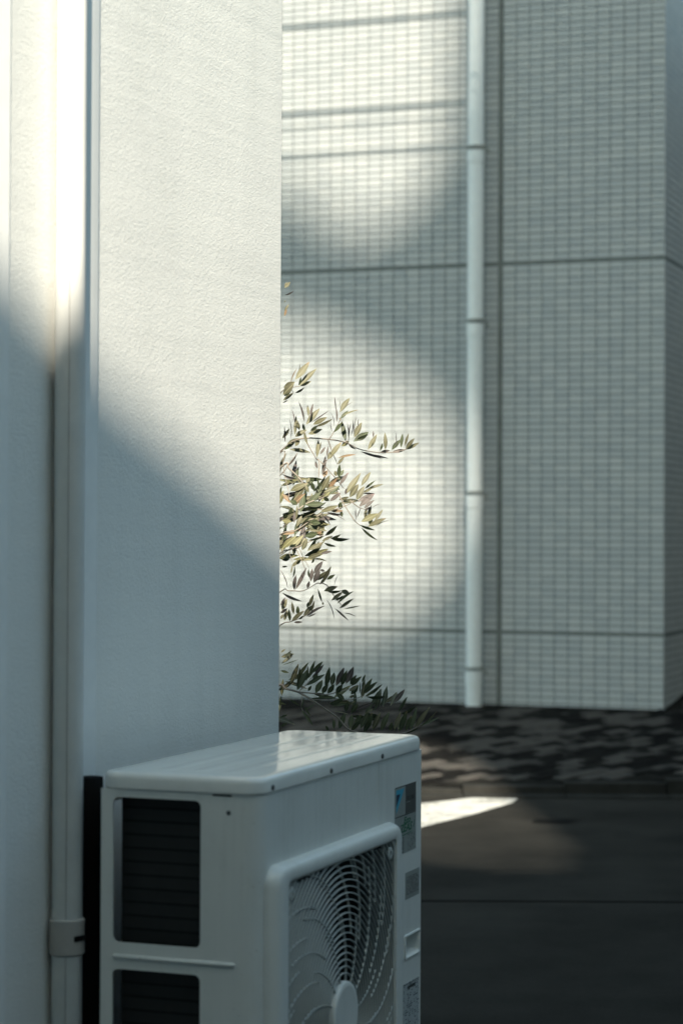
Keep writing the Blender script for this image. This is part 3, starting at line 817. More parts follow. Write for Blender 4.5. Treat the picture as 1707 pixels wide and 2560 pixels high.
# concrete blocks it stands on
for fx, lb in ((0.195, 'grey concrete block under the near end of the outdoor unit'), (0.755, 'grey concrete block under the far end of the outdoor unit')):
    b = MB(); b.box(-0.06, 0.06, -0.19, 0.19, 0, 0.096); me = b.me(M['concrete']); fix_normals(me)
    bmx = bmesh.new(); bmx.from_mesh(me); bmesh.ops.bevel(bmx, geom=bmx.edges[:], offset=0.008, segments=2, affect='EDGES'); bmx.to_mesh(me); bmx.free()
    o = link('footing_block', me); q = AC0 + W * fx - NW * 0.16; o.location = (q.x, q.y, 0); o.rotation_euler = (0, 0, ROT)
    tag(o, lb, 'block', 'footing blocks')

# ------------------------------------------------------------------ shrub behind the house corner
SO = Vector((-0.30, 5.72, 0))
SH = empty('shrub', SO)
tag(SH, 'olive-leaved shrub with narrow leaves reaching out past the plaster wall corner', 'shrub')
LEAVES = """
184 -322 1915 217 -311 1958 15.1 o;189 -315 1918 195 -300 1958 3.4 o;193 -306 1900 234 -285 1944 12.4 o;193 -356 1898 199 -357 1918 5.5 gd;
196 -293 1901 222 -289 1913 8.2 o;183 -275 1885 205 -283 1896 5.5 gd;172 -318 1907 187 -326 1942 2.7 r;154 -287 1897 181 -285 1911 13.7 o;
153 -308 1878 179 -316 1905 15.1 o;155 -288 1876 174 -280 1894 8.2 gd;152 -242 1868 177 -251 1886 8.2 o;150 -233 1862 164 -237 1869 3.4 p;
174 -297 1894 178 -301 1882 1.6 p;154 -334 1907 164 -330 1915 1.4 o;206 -273 1812 193 -285 1861 6.2 p;216 -231 1828 213 -222 1857 6.9 o;
221 -277 1823 227 -264 1859 6.2 p;210 -246 1807 242 -238 1847 13.7 o;181 -260 1812 176 -249 1843 3.4 p;181 -207 1782 184 -189 1830 8.2 o;
193 -207 1795 185 -211 1820 8.2 o;221 -262 1810 268 -277 1839 3.4 p;228 -274 1806 261 -288 1823 11.0 o;232 -259 1801 275 -255 1819 6.9 r;
221 -275 1791 239 -272 1802 8.2 gd;215 -246 1783 249 -252 1795 11.0 o;181 -197 1778 209 -197 1797 12.4 o;207 -251 1791 202 -251 1809 6.9 gd;
156 -179 1764 153 -194 1804 4.8 p;148 -158 1776 166 -169 1800 8.2 o;170 -192 1774 169 -178 1824 1.6 p;205 -269 1787 213 -262 1758 6.2 r;
161 -206 1760 193 -204 1774 9.6 o;285 -281 1843 281 -293 1873 3.0 p;287 -243 1814 285 -229 1853 4.1 p;294 -264 1849 293 -259 1874 2.1 o;
295 -201 1841 318 -186 1879 13.0 o;308 -238 1851 327 -241 1866 2.5 p;296 -215 1823 315 -208 1845 8.2 g;300 -245 1828 340 -236 1847 4.1 r;
280 -199 1806 274 -188 1843 2.7 p;277 -246 1788 270 -233 1824 3.4 p;281 -238 1789 300 -242 1813 8.2 g;310 -162 1769 300 -145 1819 11.0 g;
298 -224 1819 293 -221 1826 3.4 r;317 -158 1769 314 -165 1817 2.5 p;318 -173 1770 321 -184 1813 4.8 p;322 -189 1780 330 -201 1821 2.1 p;
332 -137 1787 336 -117 1836 2.5 p;343 -170 1805 341 -178 1825 2.1 p;332 -113 1781 350 -111 1819 13.7 o;154 -193 1745 184 -201 1769 8.5 g;
167 -192 1747 219 -178 1741 9.7 o;182 -214 1754 193 -215 1771 9.7 o;330 -176 1768 367 -161 1793 14.5 g;335 -173 1771 366 -173 1785 9.7 gd;
299 -155 1757 318 -161 1769 9.7 y;318 -141 1762 336 -133 1749 4.4 pd;368 -84 1751 390 -74 1789 12.1 o;381 -114 1781 381 -115 1798 3.4 p;
399 -83 1749 406 -78 1768 6.1 gd;413 -61 1751 413 -63 1795 9.7 o;400 -23 1746 425 -16 1752 8.5 p;431 -1 1754 454 -2 1781 10.9 g;
455 -26 1759 459 -19 1795 8.5 g;465 -25 1763 474 -31 1795 6.1 o;467 -29 1755 488 -39 1782 9.7 o;469 -30 1754 501 -16 1772 8.5 o;
431 -1 1747 467 2 1755 8.5 p;348 -116 1745 403 -123 1729 5.3 pd;374 -113 1738 419 -121 1729 3.9 pd;444 -9 1758 444 2 1799 1.9 p;
237 -228 1725 241 -218 1769 9.7 o;242 -198 1740 247 -194 1765 4.4 o;245 -204 1734 258 -200 1752 6.1 p;263 -216 1728 265 -211 1754 3.9 p;
272 -215 1728 297 -215 1764 12.1 o;264 -187 1722 279 -183 1744 12.1 o;290 -198 1725 334 -182 1735 6.8 r;289 -176 1709 306 -174 1729 6.8 r;
292 -229 1675 294 -227 1707 10.9 gd;287 -215 1678 283 -213 1692 8.5 o;294 -194 1678 305 -188 1695 8.5 g;239 -211 1697 233 -207 1716 6.1 p;
188 -236 1670 151 -231 1680 5.3 pd;164 -181 1705 187 -170 1738 4.8 pd;253 -224 1708 265 -219 1721 3.6 p;210 -204 1776 240 -200 1774 2.9 p;
309 -169 1633 347 -146 1685 23.0 o;310 -201 1632 311 -201 1647 6.1 pd;350 -161 1655 373 -150 1691 10.9 o;321 -163 1626 342 -164 1658 21.8 o;
338 -165 1619 357 -158 1653 16.9 o;360 -114 1649 385 -122 1669 5.3 g;365 -106 1647 406 -103 1662 6.8 o;355 -131 1639 377 -132 1649 6.1 o;
340 -171 1614 381 -161 1634 12.1 p;345 -174 1602 383 -165 1636 14.5 p;352 -180 1636 383 -189 1636 3.6 pd;355 -157 1624 372 -155 1634 7.3 gd;
357 -192 1597 382 -187 1619 7.7 p;357 -166 1594 376 -173 1600 5.3 p;377 -151 1598 398 -156 1611 2.4 p;335 -249 1575 335 -255 1595 2.4 p;
339 -230 1572 350 -238 1601 2.4 p;171 -252 1640 212 -269 1658 15.2 o;180 -257 1617 210 -262 1656 19.0 o;196 -226 1661 190 -225 1678 11.4 r;
212 -257 1660 219 -252 1673 9.5 o;218 -290 1635 210 -291 1654 7.6 o;225 -254 1662 232 -255 1640 13.3 gd;175 -265 1633 186 -262 1635 4.7 pd;
150 -226 1633 170 -237 1612 9.5 r;190 -262 1606 171 -269 1615 11.4 g;177 -260 1604 208 -265 1632 15.2 r;198 -285 1585 206 -269 1628 17.1 g;
186 -279 1567 190 -281 1602 6.6 o;189 -295 1550 200 -291 1576 11.4 o;257 -277 1608 211 -290 1604 13.3 g;219 -269 1610 247 -267 1636 13.3 g;
254 -191 1677 263 -184 1694 9.5 r;251 -237 1642 269 -242 1678 13.3 o;243 -220 1642 239 -233 1674 4.7 g;255 -274 1636 290 -272 1651 11.4 o;
265 -225 1646 288 -235 1672 9.5 r;269 -232 1631 295 -221 1654 9.5 g;295 -210 1656 316 -212 1687 8.5 p;271 -272 1614 297 -278 1634 9.5 p;
269 -220 1616 254 -222 1624 11.4 gd;293 -198 1619 319 -189 1626 7.6 r;297 -240 1594 297 -244 1612 10.4 g;301 -225 1575 299 -225 1590 7.6 g;
248 -296 1587 290 -302 1602 11.4 o;214 -254 1595 255 -254 1597 7.6 gd;273 -287 1589 303 -288 1590 7.6 r;264 -309 1586 301 -305 1578 6.6 pd;
266 -288 1582 310 -296 1569 3.4 p;244 -275 1584 275 -263 1555 4.7 p;221 -340 1574 241 -339 1574 6.6 gd;248 -331 1558 222 -322 1563 13.3 g;
241 -312 1541 219 -317 1554 9.5 g;259 -351 1527 288 -362 1551 11.4 gd;274 -295 1521 298 -299 1529 6.6 gd;252 -340 1514 278 -341 1527 6.6 o;
257 -337 1510 285 -335 1500 6.6 gd;210 -327 1526 241 -337 1532 15.2 g;237 -323 1530 250 -325 1538 11.4 r;217 -331 1541 248 -336 1539 5.7 o;
218 -367 1516 258 -366 1525 5.7 gd;153 -320 1508 177 -323 1526 7.6 pd;154 -287 1530 198 -284 1541 8.5 r;154 -357 1495 187 -366 1525 17.1 y;
172 -344 1497 204 -329 1526 15.2 y;184 -325 1493 211 -324 1521 13.3 o;204 -397 1492 216 -390 1519 11.4 o;216 -372 1490 250 -370 1510 9.5 r;
209 -356 1477 249 -351 1496 15.2 gd;216 -376 1472 249 -364 1483 11.4 r;249 -374 1483 276 -377 1489 6.6 p;230 -351 1470 263 -359 1467 4.2 o;
227 -392 1460 235 -388 1472 5.7 gd;167 -302 1583 179 -297 1596 8.5 gd;152 -254 1574 165 -255 1578 15.2 gd;152 -289 1565 174 -283 1563 11.4 y;
160 -265 1552 175 -274 1578 7.6 o;182 -306 1559 183 -305 1585 6.6 p;200 -317 1556 226 -321 1567 3.8 o;184 -348 1537 223 -345 1561 4.7 o;
153 -314 1467 171 -320 1468 6.6 gd;154 -358 1451 167 -354 1451 4.7 gd;177 -340 1450 199 -337 1468 8.5 o;350 -243 1563 391 -235 1583 15.2 y;
360 -160 1569 364 -148 1599 7.6 o;369 -162 1576 375 -172 1604 7.6 o;371 -165 1557 377 -169 1572 9.5 gd;384 -157 1565 405 -145 1594 7.6 o;
367 -184 1551 410 -198 1572 11.4 o;384 -195 1550 420 -181 1569 3.4 o;346 -246 1555 383 -243 1542 6.6 gd;350 -227 1549 387 -241 1517 5.7 gd;
337 -215 1566 335 -226 1594 1.9 p;338 -244 1572 349 -247 1596 1.9 p;182 -392 1424 187 -402 1451 4.5 gd;176 -354 1434 180 -351 1452 3.8 o;
187 -340 1455 200 -346 1468 7.5 gd;182 -368 1451 190 -371 1464 6.0 o;185 -349 1392 187 -349 1429 9.8 pd;187 -327 1393 214 -333 1446 9.0 p;
169 -376 1397 153 -368 1443 4.2 p;223 -403 1424 219 -401 1445 5.3 gd;232 -379 1434 254 -366 1464 11.3 p;225 -373 1415 229 -370 1445 9.0 p;
233 -392 1412 247 -391 1444 12.0 p;217 -388 1398 222 -384 1415 7.5 p;242 -374 1418 265 -383 1440 10.5 o;254 -387 1412 275 -392 1451 9.0 o;
264 -348 1419 284 -354 1431 7.5 g;247 -356 1407 265 -352 1430 7.5 gd;248 -404 1444 260 -403 1441 6.0 p;258 -388 1392 290 -398 1403 11.3 o;
283 -339 1404 291 -345 1430 2.3 p;267 -327 1389 299 -327 1389 7.5 gd;276 -346 1367 303 -337 1388 8.3 o;300 -356 1392 320 -352 1386 10.5 r;
284 -358 1368 305 -364 1379 5.3 gd;290 -284 1357 328 -276 1390 6.8 g;296 -320 1347 329 -333 1371 7.5 o;306 -255 1343 346 -250 1350 4.2 r;
284 -291 1347 318 -304 1319 4.5 pd;306 -272 1334 337 -275 1327 3.3 p;253 -364 1363 244 -369 1396 5.3 gd;255 -332 1356 255 -333 1363 4.5 r;
264 -352 1370 285 -366 1327 0.9 p;153 -303 1385 201 -296 1362 7.5 pd;149 -282 1352 160 -283 1372 6.0 p;152 -273 1340 164 -272 1368 10.5 o;
149 -282 1333 165 -281 1345 7.5 pd;158 -265 1314 165 -267 1340 9.0 o;173 -321 1315 172 -332 1344 9.0 gd;183 -336 1333 179 -347 1362 6.8 o;
192 -293 1330 192 -293 1351 9.0 g;216 -324 1348 220 -330 1363 6.8 g;207 -326 1328 229 -315 1354 10.5 o;222 -336 1352 231 -338 1381 8.3 o;
226 -337 1339 234 -347 1366 6.0 o;178 -322 1316 207 -333 1340 9.8 o;196 -320 1319 207 -322 1329 5.3 gd;213 -296 1324 255 -311 1354 6.0 p;
218 -341 1326 238 -345 1335 3.8 p;183 -321 1312 204 -325 1313 5.3 p;150 -295 1319 156 -295 1331 6.0 o;149 -239 1232 160 -234 1241 4.9 o;
158 -217 1217 174 -208 1235 6.0 g;148 -187 1218 179 -182 1226 9.6 o;149 -194 1202 176 -182 1221 6.9 o;150 -216 1198 192 -210 1212 4.1 g;
147 -196 1184 168 -193 1179 6.0 g;147 -161 1132 168 -168 1148 8.2 r;148 -226 1068 166 -233 1075 4.9 g;149 -240 1046 166 -247 1056 6.0 g;
192 -219 1137 215 -198 1187 12.4 g;213 -229 1159 218 -235 1197 5.5 g;221 -224 1169 234 -232 1210 8.8 g;228 -208 1179 253 -201 1207 9.6 g;
232 -246 1174 256 -253 1202 7.7 p;212 -207 1147 258 -187 1174 10.4 g;229 -211 1166 242 -212 1177 11.0 g;217 -187 1132 226 -194 1146 6.9 g;
237 -251 1131 253 -243 1163 13.7 g;264 -214 1147 271 -230 1193 12.4 g;277 -194 1146 283 -181 1178 12.4 g;288 -187 1145 307 -192 1191 13.7 p;
302 -203 1147 314 -216 1184 12.4 g;313 -134 1147 332 -134 1189 15.1 p;324 -118 1144 339 -128 1168 9.6 g;326 -164 1144 351 -176 1168 9.6 g;
253 -222 1129 267 -231 1151 12.4 g;267 -225 1129 283 -227 1151 12.4 g;288 -203 1128 304 -213 1150 12.4 g;321 -186 1132 343 -176 1146 8.2 o;
326 -171 1123 345 -170 1145 12.4 g;349 -127 1122 351 -126 1150 4.1 g;354 -140 1137 362 -144 1159 5.5 g;354 -139 1151 363 -138 1171 4.9 g;
360 -76 1124 380 -73 1156 9.6 g;357 -85 1117 392 -96 1149 9.6 g;362 -138 1115 383 -138 1126 4.9 g;321 -158 1114 337 -157 1120 5.5 r;
310 -180 1110 288 -177 1126 11.0 g;245 -206 1114 258 -200 1127 12.4 g;251 -232 1119 288 -234 1119 8.2 g;272 -189 1099 305 -197 1111 11.0 g;
278 -237 1098 315 -243 1104 5.5 g;324 -188 1100 336 -185 1106 3.8 o;313 -160 1078 318 -163 1103 11.0 g;327 -193 1078 343 -202 1101 12.4 g;
338 -168 1082 381 -184 1102 11.0 p;363 -129 1070 383 -128 1083 5.5 o;202 -249 1093 208 -258 1118 4.1 g;171 -190 1110 195 -200 1097 6.0 g;
203 -255 1088 230 -263 1053 7.1 g;208 -239 1098 224 -249 1074 4.9 g;213 -242 1090 237 -246 1104 3.3 g;283 -195 1081 318 -194 1075 3.8 o;
297 -203 1038 310 -198 1076 15.1 g;283 -225 1040 283 -224 1064 8.2 g;262 -257 1051 270 -253 1037 6.0 g;324 -189 1037 329 -176 1071 13.7 g;
338 -164 1038 351 -159 1070 13.7 g;351 -182 1037 370 -170 1076 13.7 g;368 -155 1031 379 -168 1074 12.4 g;382 -161 1032 400 -173 1074 12.4 o;
404 -126 1026 423 -119 1073 13.7 g;427 -106 1025 432 -114 1047 11.0 g;439 -66 1021 455 -64 1068 11.0 o;451 -114 1023 470 -134 1077 13.7 g;
468 -101 1024 482 -106 1063 11.0 g;481 -50 1020 498 -29 1077 11.0 g;491 -68 1024 527 -82 1081 11.0 o;502 -80 1031 546 -87 1070 6.6 o;
507 -85 1037 552 -104 1057 6.0 g;458 -76 1016 503 -64 1027 6.9 g;327 -185 1031 348 -196 1057 11.0 g;360 -159 1026 373 -168 1054 11.0 g;
154 -255 2151 168 -256 2165 8.6 o;155 -239 2155 159 -236 2167 5.8 o;157 -314 2126 178 -318 2134 3.5 pd;155 -288 2088 166 -289 2106 5.2 r;
156 -329 2072 162 -330 2089 5.8 r;154 -281 2111 158 -279 2117 2.9 r;117 -93 1056 177 -178 1051 12.9 o;106 -126 1528 146 -164 1548 10.6 g;
122 -79 1602 145 -84 1653 10.5 gd;112 -101 1106 155 -144 1095 12.5 g;112 -167 1577 145 -179 1601 8.5 p;101 -193 1553 146 -240 1569 9.9 gd;
108 -12 1068 133 -22 1117 8.3 g;122 -214 1552 160 -250 1577 9.8 p;134 -273 1495 191 -294 1518 9.2 o;131 -61 1052 145 -41 1106 11.1 g;
100 -8 1657 123 -9 1702 9.9 y;100 -148 1566 129 -140 1603 12.4 y;393 -16 1075 406 2 1117 11.1 g;227 -148 1640 262 -106 1681 10.7 gd;
212 -154 1590 259 -134 1612 9.4 p;458 19 1058 499 29 1075 10.8 gd;215 -296 1541 248 -255 1585 12.2 o;240 -131 1612 258 -97 1664 11.5 gd;
440 31 1086 468 44 1119 11.8 p;199 -214 1505 222 -164 1555 11.1 o;134 -160 1601 152 -161 1641 12.5 y;411 -32 1081 421 8 1129 12.8 g;
179 -237 1474 185 -213 1513 9.5 o;158 -271 1506 161 -239 1562 8.7 gd;366 -46 1057 409 10 1042 8.3 gd;231 -199 1628 257 -184 1659 10.4 g;
208 -273 1563 265 -249 1583 12.1 o;432 51 1077 450 89 1111 12.3 o;222 -334 1473 266 -320 1494 12.8 y;203 -178 1579 243 -190 1564 12.3 y;
368 4 1062 407 34 1046 12.4 gd;228 -328 1467 257 -283 1518 10.1 o;180 -297 1468 228 -314 1469 9.4 y;363 -16 1055 385 8 1089 10.0 g;
200 -310 1503 207 -285 1554 12.6 p;201 -168 1673 250 -156 1671 9.9 g;189 -171 1133 196 -197 1190 11.2 gd;168 -149 1562 222 -164 1588 8.1 o;
270 -215 1523 320 -189 1516 11.9 gd;217 -99 1105 264 -96 1108 11.5 gd;202 -156 1585 243 -160 1577 9.4 p;151 -265 1479 161 -251 1540 12.7 o;
367 -59 1109 423 -2 1105 12.1 gd;205 -224 1604 249 -201 1631 8.3 o;176 -157 1655 189 -132 1702 10.4 g;403 6 1079 425 43 1128 9.2 gd;
133 -213 1483 152 -190 1533 9.8 o;151 -107 1679 209 -136 1660 8.2 p;282 -99 1109 323 -49 1135 11.5 y;245 -128 1661 294 -86 1648 11.6 o;
219 -295 1476 246 -281 1511 10.3 gd;133 -79 1124 186 -139 1162 9.1 gd;175 -177 1581 238 -201 1574 10.6 gd;240 -137 1643 291 -110 1637 10.9 o;
185 -71 1145 230 -84 1173 11.3 gd;168 -171 1612 199 -153 1643 10.6 gd;188 -277 1544 229 -238 1589 9.7 o;453 78 1059 476 100 1096 8.9 gd;
191 -246 1591 231 -237 1600 10.1 gd;163 -70 1668 207 -77 1676 12.5 p;280 -58 1103 329 -10 1087 11.3 y;109 -164 1476 147 -214 1496 10.7 o;
191 -283 1539 221 -270 1575 10.3 gd;147 -73 1111 151 -88 1154 9.0 y;173 -136 1669 182 -109 1719 10.9 p;191 -172 1625 245 -183 1620 11.6 o;
183 -165 1157 217 -172 1202 8.7 g;156 -108 1625 206 -119 1651 9.5 gd;150 -195 1545 181 -198 1586 8.1 p;348 1 1067 403 67 1094 9.7 gd;
220 -184 1591 224 -140 1633 11.6 o;224 -226 1575 285 -209 1569 12.1 p;379 20 1079 409 67 1120 12.0 g;148 -199 1564 192 -223 1588 8.0 o;
171 -237 1522 214 -253 1518 10.0 o;273 -179 1102 318 -127 1099 10.9 y;228 -226 1555 268 -207 1556 12.0 y;183 -303 1524 196 -274 1573 10.3 g;
413 68 1083 460 101 1105 10.6 o;202 -223 1548 249 -183 1573 12.3 g;136 -127 1676 155 -151 1736 9.7 o;326 -139 1066 375 -98 1059 8.9 gd;
145 -154 1655 186 -164 1669 8.7 o;234 -154 1621 270 -105 1647 9.3 o;452 32 1016 475 74 1058 12.4 y;187 -114 1637 231 -117 1674 12.1 g;
135 -156 1601 188 -225 1589 9.4 o;330 -47 1071 340 -17 1126 12.1 gd;183 -178 1575 243 -175 1594 12.4 gd;119 -181 1507 175 -217 1534 8.9 gd;
335 -124 1056 383 -79 1034 11.9 gd;206 -244 1552 261 -252 1540 12.3 o;248 -176 1613 274 -152 1646 11.2 y;364 -20 1108 408 16 1134 9.4 gd;
105 -122 1569 122 -113 1626 9.9 gd;151 -164 1659 212 -198 1674 9.0 y;172 -165 1151 192 -172 1198 11.5 o;129 -121 1614 184 -148 1641 8.5 p;
151 -180 1557 201 -197 1581 10.1 g;156 -107 1151 212 -121 1134 8.5 o;134 -45 1674 193 -114 1661 8.4 y;214 -188 1617 255 -174 1635 11.5 p;
386 9 1066 407 64 1119 8.9 gd;265 -84 1663 307 -43 1683 11.1 o;194 -236 1595 214 -187 1655 11.6 gd;262 -96 1131 266 -105 1171 9.0 g;
147 -131 1582 186 -151 1588 9.2 gd;217 -322 1493 241 -300 1522 8.5 gd;355 -26 1102 363 -21 1142 10.6 o;296 -204 1609 343 -133 1619 11.8 o;
144 -288 1470 188 -339 1479 13.0 y;345 -76 1053 392 -1 1060 9.5 gd;221 -175 1574 264 -161 1557 11.6 y;248 -237 1518 255 -216 1561 10.4 y;
228 -162 1126 268 -153 1118 12.8 gd;251 -151 1680 259 -145 1731 9.1 p;197 -166 1616 236 -184 1612 8.0 gd;166 -140 1157 218 -154 1176 8.7 g;
231 -209 1529 258 -159 1571 11.5 o;229 -218 1552 272 -159 1591 11.2 p"""
TWIGS = """
1.2 153,-283,1891 180,-313,1897 195,-322,1898
1.1 267,-213,1771 279,-211,1789 296,-216,1822
1 310,-169,1768 317,-163,1773
1.1 150,-182,1743 151,-184,1712 156,-198,1678 166,-226,1641 168,-243,1622
1.3 148,-187,1685 162,-195,1704 188,-211,1736
2 155,-188,1709 165,-198,1699 189,-222,1677 206,-240,1655
1.4 206,-236,1789 213,-225,1761 237,-218,1720
1.3 237,-218,1720 243,-217,1716 242,-229,1675
1.1 246,-216,1716 263,-210,1697 287,-201,1671 306,-195,1647
1 265,-214,1772 275,-199,1743 289,-186,1710
1.5 151,-184,1748 181,-215,1768 213,-230,1774 265,-214,1772 299,-182,1768 318,-158,1763 345,-122,1751 389,-68,1745 429,-34,1746 469,-22,1755
1.2 288,-217,1643 303,-225,1613 329,-229,1572 346,-222,1555 369,-198,1550
1.2 240,-287,1593 270,-272,1593 294,-248,1597 322,-206,1609 331,-187,1619
1 322,-200,1617 344,-185,1600 360,-171,1595
1.6 148,-298,1530 184,-322,1539 226,-312,1567 255,-288,1586
1.6 149,-326,1484 175,-346,1493 216,-356,1510 256,-334,1530
1.5 192,-282,1593 214,-276,1608 240,-265,1619 266,-247,1627
1.2 152,-326,1390 168,-342,1391 186,-356,1391 203,-364,1391 218,-371,1397 241,-373,1411
1 241,-373,1411 264,-361,1406 284,-332,1376 302,-300,1354
1.3 149,-264,1303 173,-292,1312 207,-322,1326 226,-335,1338
1 182,-349,1498 209,-374,1469 221,-379,1449
.9 187,-352,1498 202,-371,1468 211,-378,1446
.9 168,-340,1492 172,-349,1482 181,-362,1461
2.2 141,-169,1144 160,-189,1138 193,-214,1131 226,-226,1113 259,-226,1091 294,-213,1066 327,-201,1033 410,-112,1015 466,-80,1017 505,-72,1036
1.4 193,-214,1131 232,-222,1129 264,-210,1125 299,-178,1131 332,-139,1137
1 193,-214,1131 212,-219,1150 229,-222,1172
1.2 226,-226,1113 272,-208,1112 321,-159,1108 360,-107,1115
.9 204,-219,1128 202,-231,1092 213,-244,1076
"""

tone_i = {}
def leaf_mesh(curl, fold, key):
    vs, fs, uvs = [], [], []
    prof = [(0.0, 0.03), (0.10, 0.35), (0.26, 0.80), (0.45, 1.0), (0.64, 0.86), (0.82, 0.50), (0.94, 0.20), (1.0, 0.0)]
    for t, w_ in prof:
        zc = curl * math.sin(math.pi * t) * 0.5 - curl * t * 0.6
        for sx in (-1, 0, 1):
            vs.append((sx * w_ * 0.5, t, zc + (fold * w_ * 0.022 if sx else 0.0))); uvs.append((0.5 + 0.5 * sx * max(w_, 0.05), t))
    for i in range(len(prof) - 1):
        for s_ in (0, 1):
            a_ = i * 3 + s_; fs.append((a_, a_ + 1, a_ + 4, a_ + 3))
    me = mesh(vs, fs, LM[key], True)
    uv = me.uv_layers.new(name='UVMap')
    for l in me.loops: uv.data[l.index].uv = uvs[l.vertex_index]
    return me
variants = {k: [leaf_mesh(c, f, k) for c, f in ((0.10, 1.0), (-0.06, 1.3), (0.16, 0.7), (0.03, 1.6))] for k in LM}
recs = []
for it in LEAVES.replace('\n', '').split(';'):
    q = it.split(); v = [float(x) / 1000 for x in q[:7]]
    recs.append((Vector(v[0:3]), Vector(v[3:6]), v[6], q[7]))
SD = -SUN_DIR; CV = Vector((0, -1, 0))
def leaf_matrix(b_, t_, wd, tone):
    d = t_ - b_; ln = d.length; d.normalize()
    n0 = (CV - d * CV.dot(d)).normalized(); side_ = d.cross(n0)
    wd *= 1.15; ln *= 1.06; true_w = max(wd, 0.17 * ln, 0.004); true_w = min(true_w, 0.017)
    ph = math.acos(max(0.15, min(1.0, wd / true_w)))
    dark = len(tone) > 1
    if dark: ph = max(ph, R(45)); true_w = max(true_w, min(0.014, wd / 0.8))
    else: ph = min(R(75), ph + R(random.uniform(0, 22)))
    c1_, c2_ = n0 * math.cos(ph) + side_ * math.sin(ph), n0 * math.cos(ph) - side_ * math.sin(ph)
    hi, lo = (c1_, c2_) if c1_.dot(SD) > c2_.dot(SD) else (c2_, c1_)
    nn = lo if dark else (hi if random.random() < 0.8 else lo)
    xx = d.cross(nn).normalized()
    m3 = Matrix((xx, d, nn)).transposed().to_4x4()
    return Matrix.Translation(b_) @ m3 @ Matrix.Diagonal((true_w, ln, ln, 1))
order = sorted(range(len(recs)), key=lambda i: -(recs[i][1] - recs[i][0]).length * (1 if i < len(recs) - 120 else 0))
single = set(order[:296])
mass = {}
for i, (b_, t_, wd, tone) in enumerate(recs):
    k_ = tone[0]
    if k_ == 'r' and i % 2: k_ = 'o'
    me = random.choice(variants[k_]); mt = leaf_matrix(b_, t_, wd, tone)
    if i in single:
        o = link('leaf', me, SH); o.matrix_local = mt
    else:
        mass.setdefault(k_, []).append((me, mt))
bmx = bmesh.new(); uvl = bmx.loops.layers.uv.new('UVMap'); mats = []
for mi, (k_, lst) in enumerate(mass.items()):
    mats.append(LM[k_])
    for me, mt in lst:
        uvs = [tuple(u.uv) for u in me.uv_layers[0].data]
        vv = [bmx.verts.new(mt @ v.co) for v in me.vertices]
        for p in me.polygons:
            f = bmx.faces.new([vv[j] for j in p.vertices]); f.material_index = mi; f.smooth = True
            for lp_, li in zip(f.loops, p.loop_indices): lp_[uvl].uv = uvs[li]
mm = bpy.data.meshes.new('leaf_mass'); bmx.to_mesh(mm); bmx.free()
for q in mats: mm.materials.append(q)
tag(link('leaf_mass', mm, SH), kind='stuff')
# stems: trunk and limbs behind the corner, twigs in view
trunk_pts = [Vector((0, 0, 0)), Vector((0.01, 0.0, 0.5)), Vector((-0.01, -0.03, 1.0)), Vector((0.0, -0.06, 1.5)), Vector((0.02, -0.08, 1.9)), Vector((0.05, -0.10, 2.2))]
b = MB(); b.tube(trunk_pts, [0.020, 0.017, 0.014, 0.011, 0.007, 0.004], 10); link('trunk', b.me(M['bark'], True), SH)
def on_trunk(z):
    z = max(0.3, min(2.15, z))
    for i in range(len(trunk_pts) - 1):
        a_, c_ = trunk_pts[i], trunk_pts[i + 1]
        if a_.z <= z <= c_.z: return a_.lerp(c_, (z - a_.z) / (c_.z - a_.z))
    return trunk_pts[-1]
for ln in TWIGS.strip().split('\n'):
    q = ln.split(); r_ = float(q[0]) * 0.00115
    pts = [Vector([float(c) / 1000 for c in s_.split(',')]) for s_ in q[1:]]
    if pts[0].x + SO.x < -0.115:                     # starts behind the wall edge: run it back to the trunk
        a_ = on_trunk(pts[0].z - 0.18)
        pts = [a_, a_.lerp(pts[0], 0.5) + Vector((0, 0, 0.02))] + pts
    # smooth the polyline
    sm = []
    for i in range(len(pts) - 1):
        p0, p1, p2, p3 = pts[max(i - 1, 0)], pts[i], pts[i + 1], pts[min(i + 2, len(pts) - 1)]
        for k_ in range(4):
            t = k_ / 4
            sm.append(0.5 * ((2 * p1) + (p2 - p0) * t + (2 * p0 - 5 * p1 + 4 * p2 - p3) * t * t + (3 * p1 - p0 - 3 * p2 + p3) * t ** 3))
    sm.append(pts[-1])
    b = MB(); b.tube(sm, [r_ * (1.25 - 0.65 * i / len(sm)) for i in range(len(sm))], 6); link('branch', b.me(M['bark'], True), SH)

# ------------------------------------------------------------------ what shades the lane: unseen blockers added to shape the light, and cables in the street
YO = -7.0
TE = math.tan(SUN_EL)
def rect2(x0, x1, z0, z1): return [(x0, z0), (x1, z0), (x1, z1), (x0, z1)]
op_A = [(-0.70, 10.05), (-0.10, 10.49), (0.055, 10.62), (0.227, 10.80), (0.425, 10.99), (0.50, 11.09), (0.60, 11.19), (0.74, 11.38), (0.82, 11.62), (0.82, 12.75), (-0.70, 12.75)]
op_G = [(0.90, 13.50), (1.23, 13.42), (1.55, 13.22), (1.80, 13.18), (1.98, 13.85), (1.93, 15.20), (1.82, 16.10), (1.62, 16.90), (0.90, 17.20)]
NB = empty('neighbour_building', (0, YO, 0))  # unseen slab, added; openings follow the sun rays to the lit patches
tag(NB, 'tall grey rendered building behind the viewpoint whose openings let sunlight through', 'building')
me = prism(rect2(-18.0, 22.0, 0.0, 18.5), [op_A, op_G], lambda a, c, t: (a, -t, c + t * TE if 9 < c < 18.3 else c), 0.22, M['facade'])
link('wall', me, NB)
# slats added to thin the sun in the lower half of the street opening
b = MB()
for i in range(13): b.box(0.8, 2.1, -0.30, -0.29, 13.30 + 0.12 * i, 13.30 + 0.12 * i + 0.075 - 0.0055 * i)
link('louvre', b.me(M['facade']), NB)
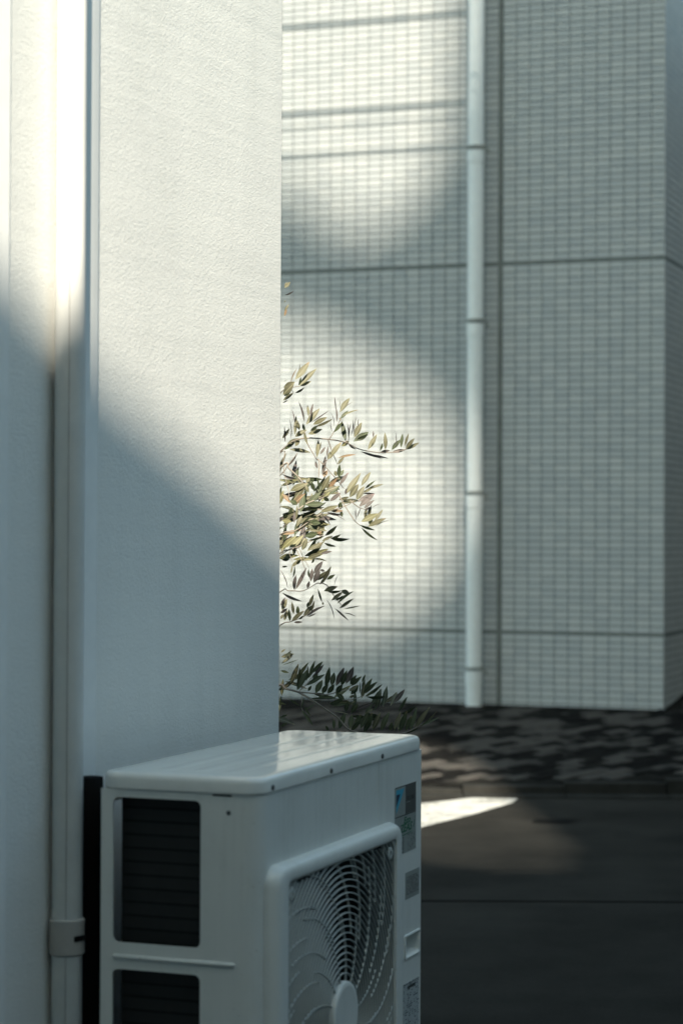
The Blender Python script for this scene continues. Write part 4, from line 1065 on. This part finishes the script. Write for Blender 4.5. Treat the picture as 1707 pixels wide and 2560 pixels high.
# a second unseen slab added further back: its openings make the soft patches on the tiled wall
op_2 = [(0.60, 35.45), (1.32, 35.50), (1.92, 35.36), (2.44, 35.32), (2.76, 35.50), (2.90, 35.82), (2.87, 36.34), (2.72, 36.70), (2.46, 37.05), (2.06, 37.42), (1.64, 37.74), (0.60, 37.95)]
op_1 = [(0.60, 39.05), (1.58, 38.85), (1.90, 38.53), (2.20, 38.28), (2.48, 38.28), (2.70, 38.47), (2.82, 38.84), (2.88, 39.7), (2.88, 41.8), (0.60, 41.8)]
FT = empty('tower_block', (0, -28.0, 0))
tag(FT, 'tall grey tower block far behind the viewpoint with two louvred openings', 'building')
link('wall', prism(rect2(-14.0, 18.0, 0.0, 50.0), [op_2, op_1, rect2(-0.9, 3.6, 25.6, 34.5)], lambda a, c, t: (a, -t, c + t * TE if 20 < c < 45 else c), 0.25, M['facade']), FT)
b = MB()
for i in range(46): b.box(0.45, 3.05, -0.33, -0.32, 35.2 + 0.15 * i, 35.2 + 0.15 * i + 0.038)
link('louvre', b.me(M['facade']), FT)  # slats added to dim the sun on the tiled wall
RB = empty('lane_house', (4.4, -6.0, 0))  # added out of view to darken the road and lower wall
tag(RB, 'grey rendered house on the right of the lane beside the viewpoint', 'house')
b = MB(); b.box(0, 6, 0, 14.0, -0.1, 2.8); me = b.me(M['facade2']); fix_normals(me); link('wall', me, RB)
b = MB(); b.box(-0.25, 6.2, -0.2, 14.2, 2.8, 3.0); link('roof', b.me(M['concrete_dark']), RB)
SB = empty('street_building', (6.2, 9.5, 0))  # added out of view to darken the tiled building's side face
tag(SB, 'plain grey rendered building on the right side of the street, beyond the picture', 'building')
b = MB(); b.box(0, 9, 0, 24.0, -0.1, 6.2); me = b.me(M['facade2']); fix_normals(me); link('wall', me, SB)
b = MB(); b.box(-0.25, 9.2, -0.2, 24.2, 6.2, 6.45); link('roof', b.me(M['concrete_dark']), SB)
# four cables strung along the tiled front
TM = TB.matrix_world
CD = 3.2
for zs, r_, lb in ((5.33, 0.014, 'thick black overhead cable, highest of the four'), (4.675, 0.013, 'black overhead cable, second from the top'), (4.565, 0.006, 'thin black overhead cable just under the second one'), (4.357, 0.011, 'black overhead cable, lowest of the four')):
    pts = []
    for i in range(25):
        x = -7 + 14 * i / 24 + 2.2
        base = TM @ Vector((x, 0, zs + 0.004 * (x - 2.2) ** 2))
        pts.append(base - SUN_DIR * (CD / math.cos(SUN_EL)))
    b = MB(); b.tube(pts, r_, 8)
    tag(link('overhead_cable', b.me(M['rubber'], True)), lb, 'cable', 'overhead cables along the street')
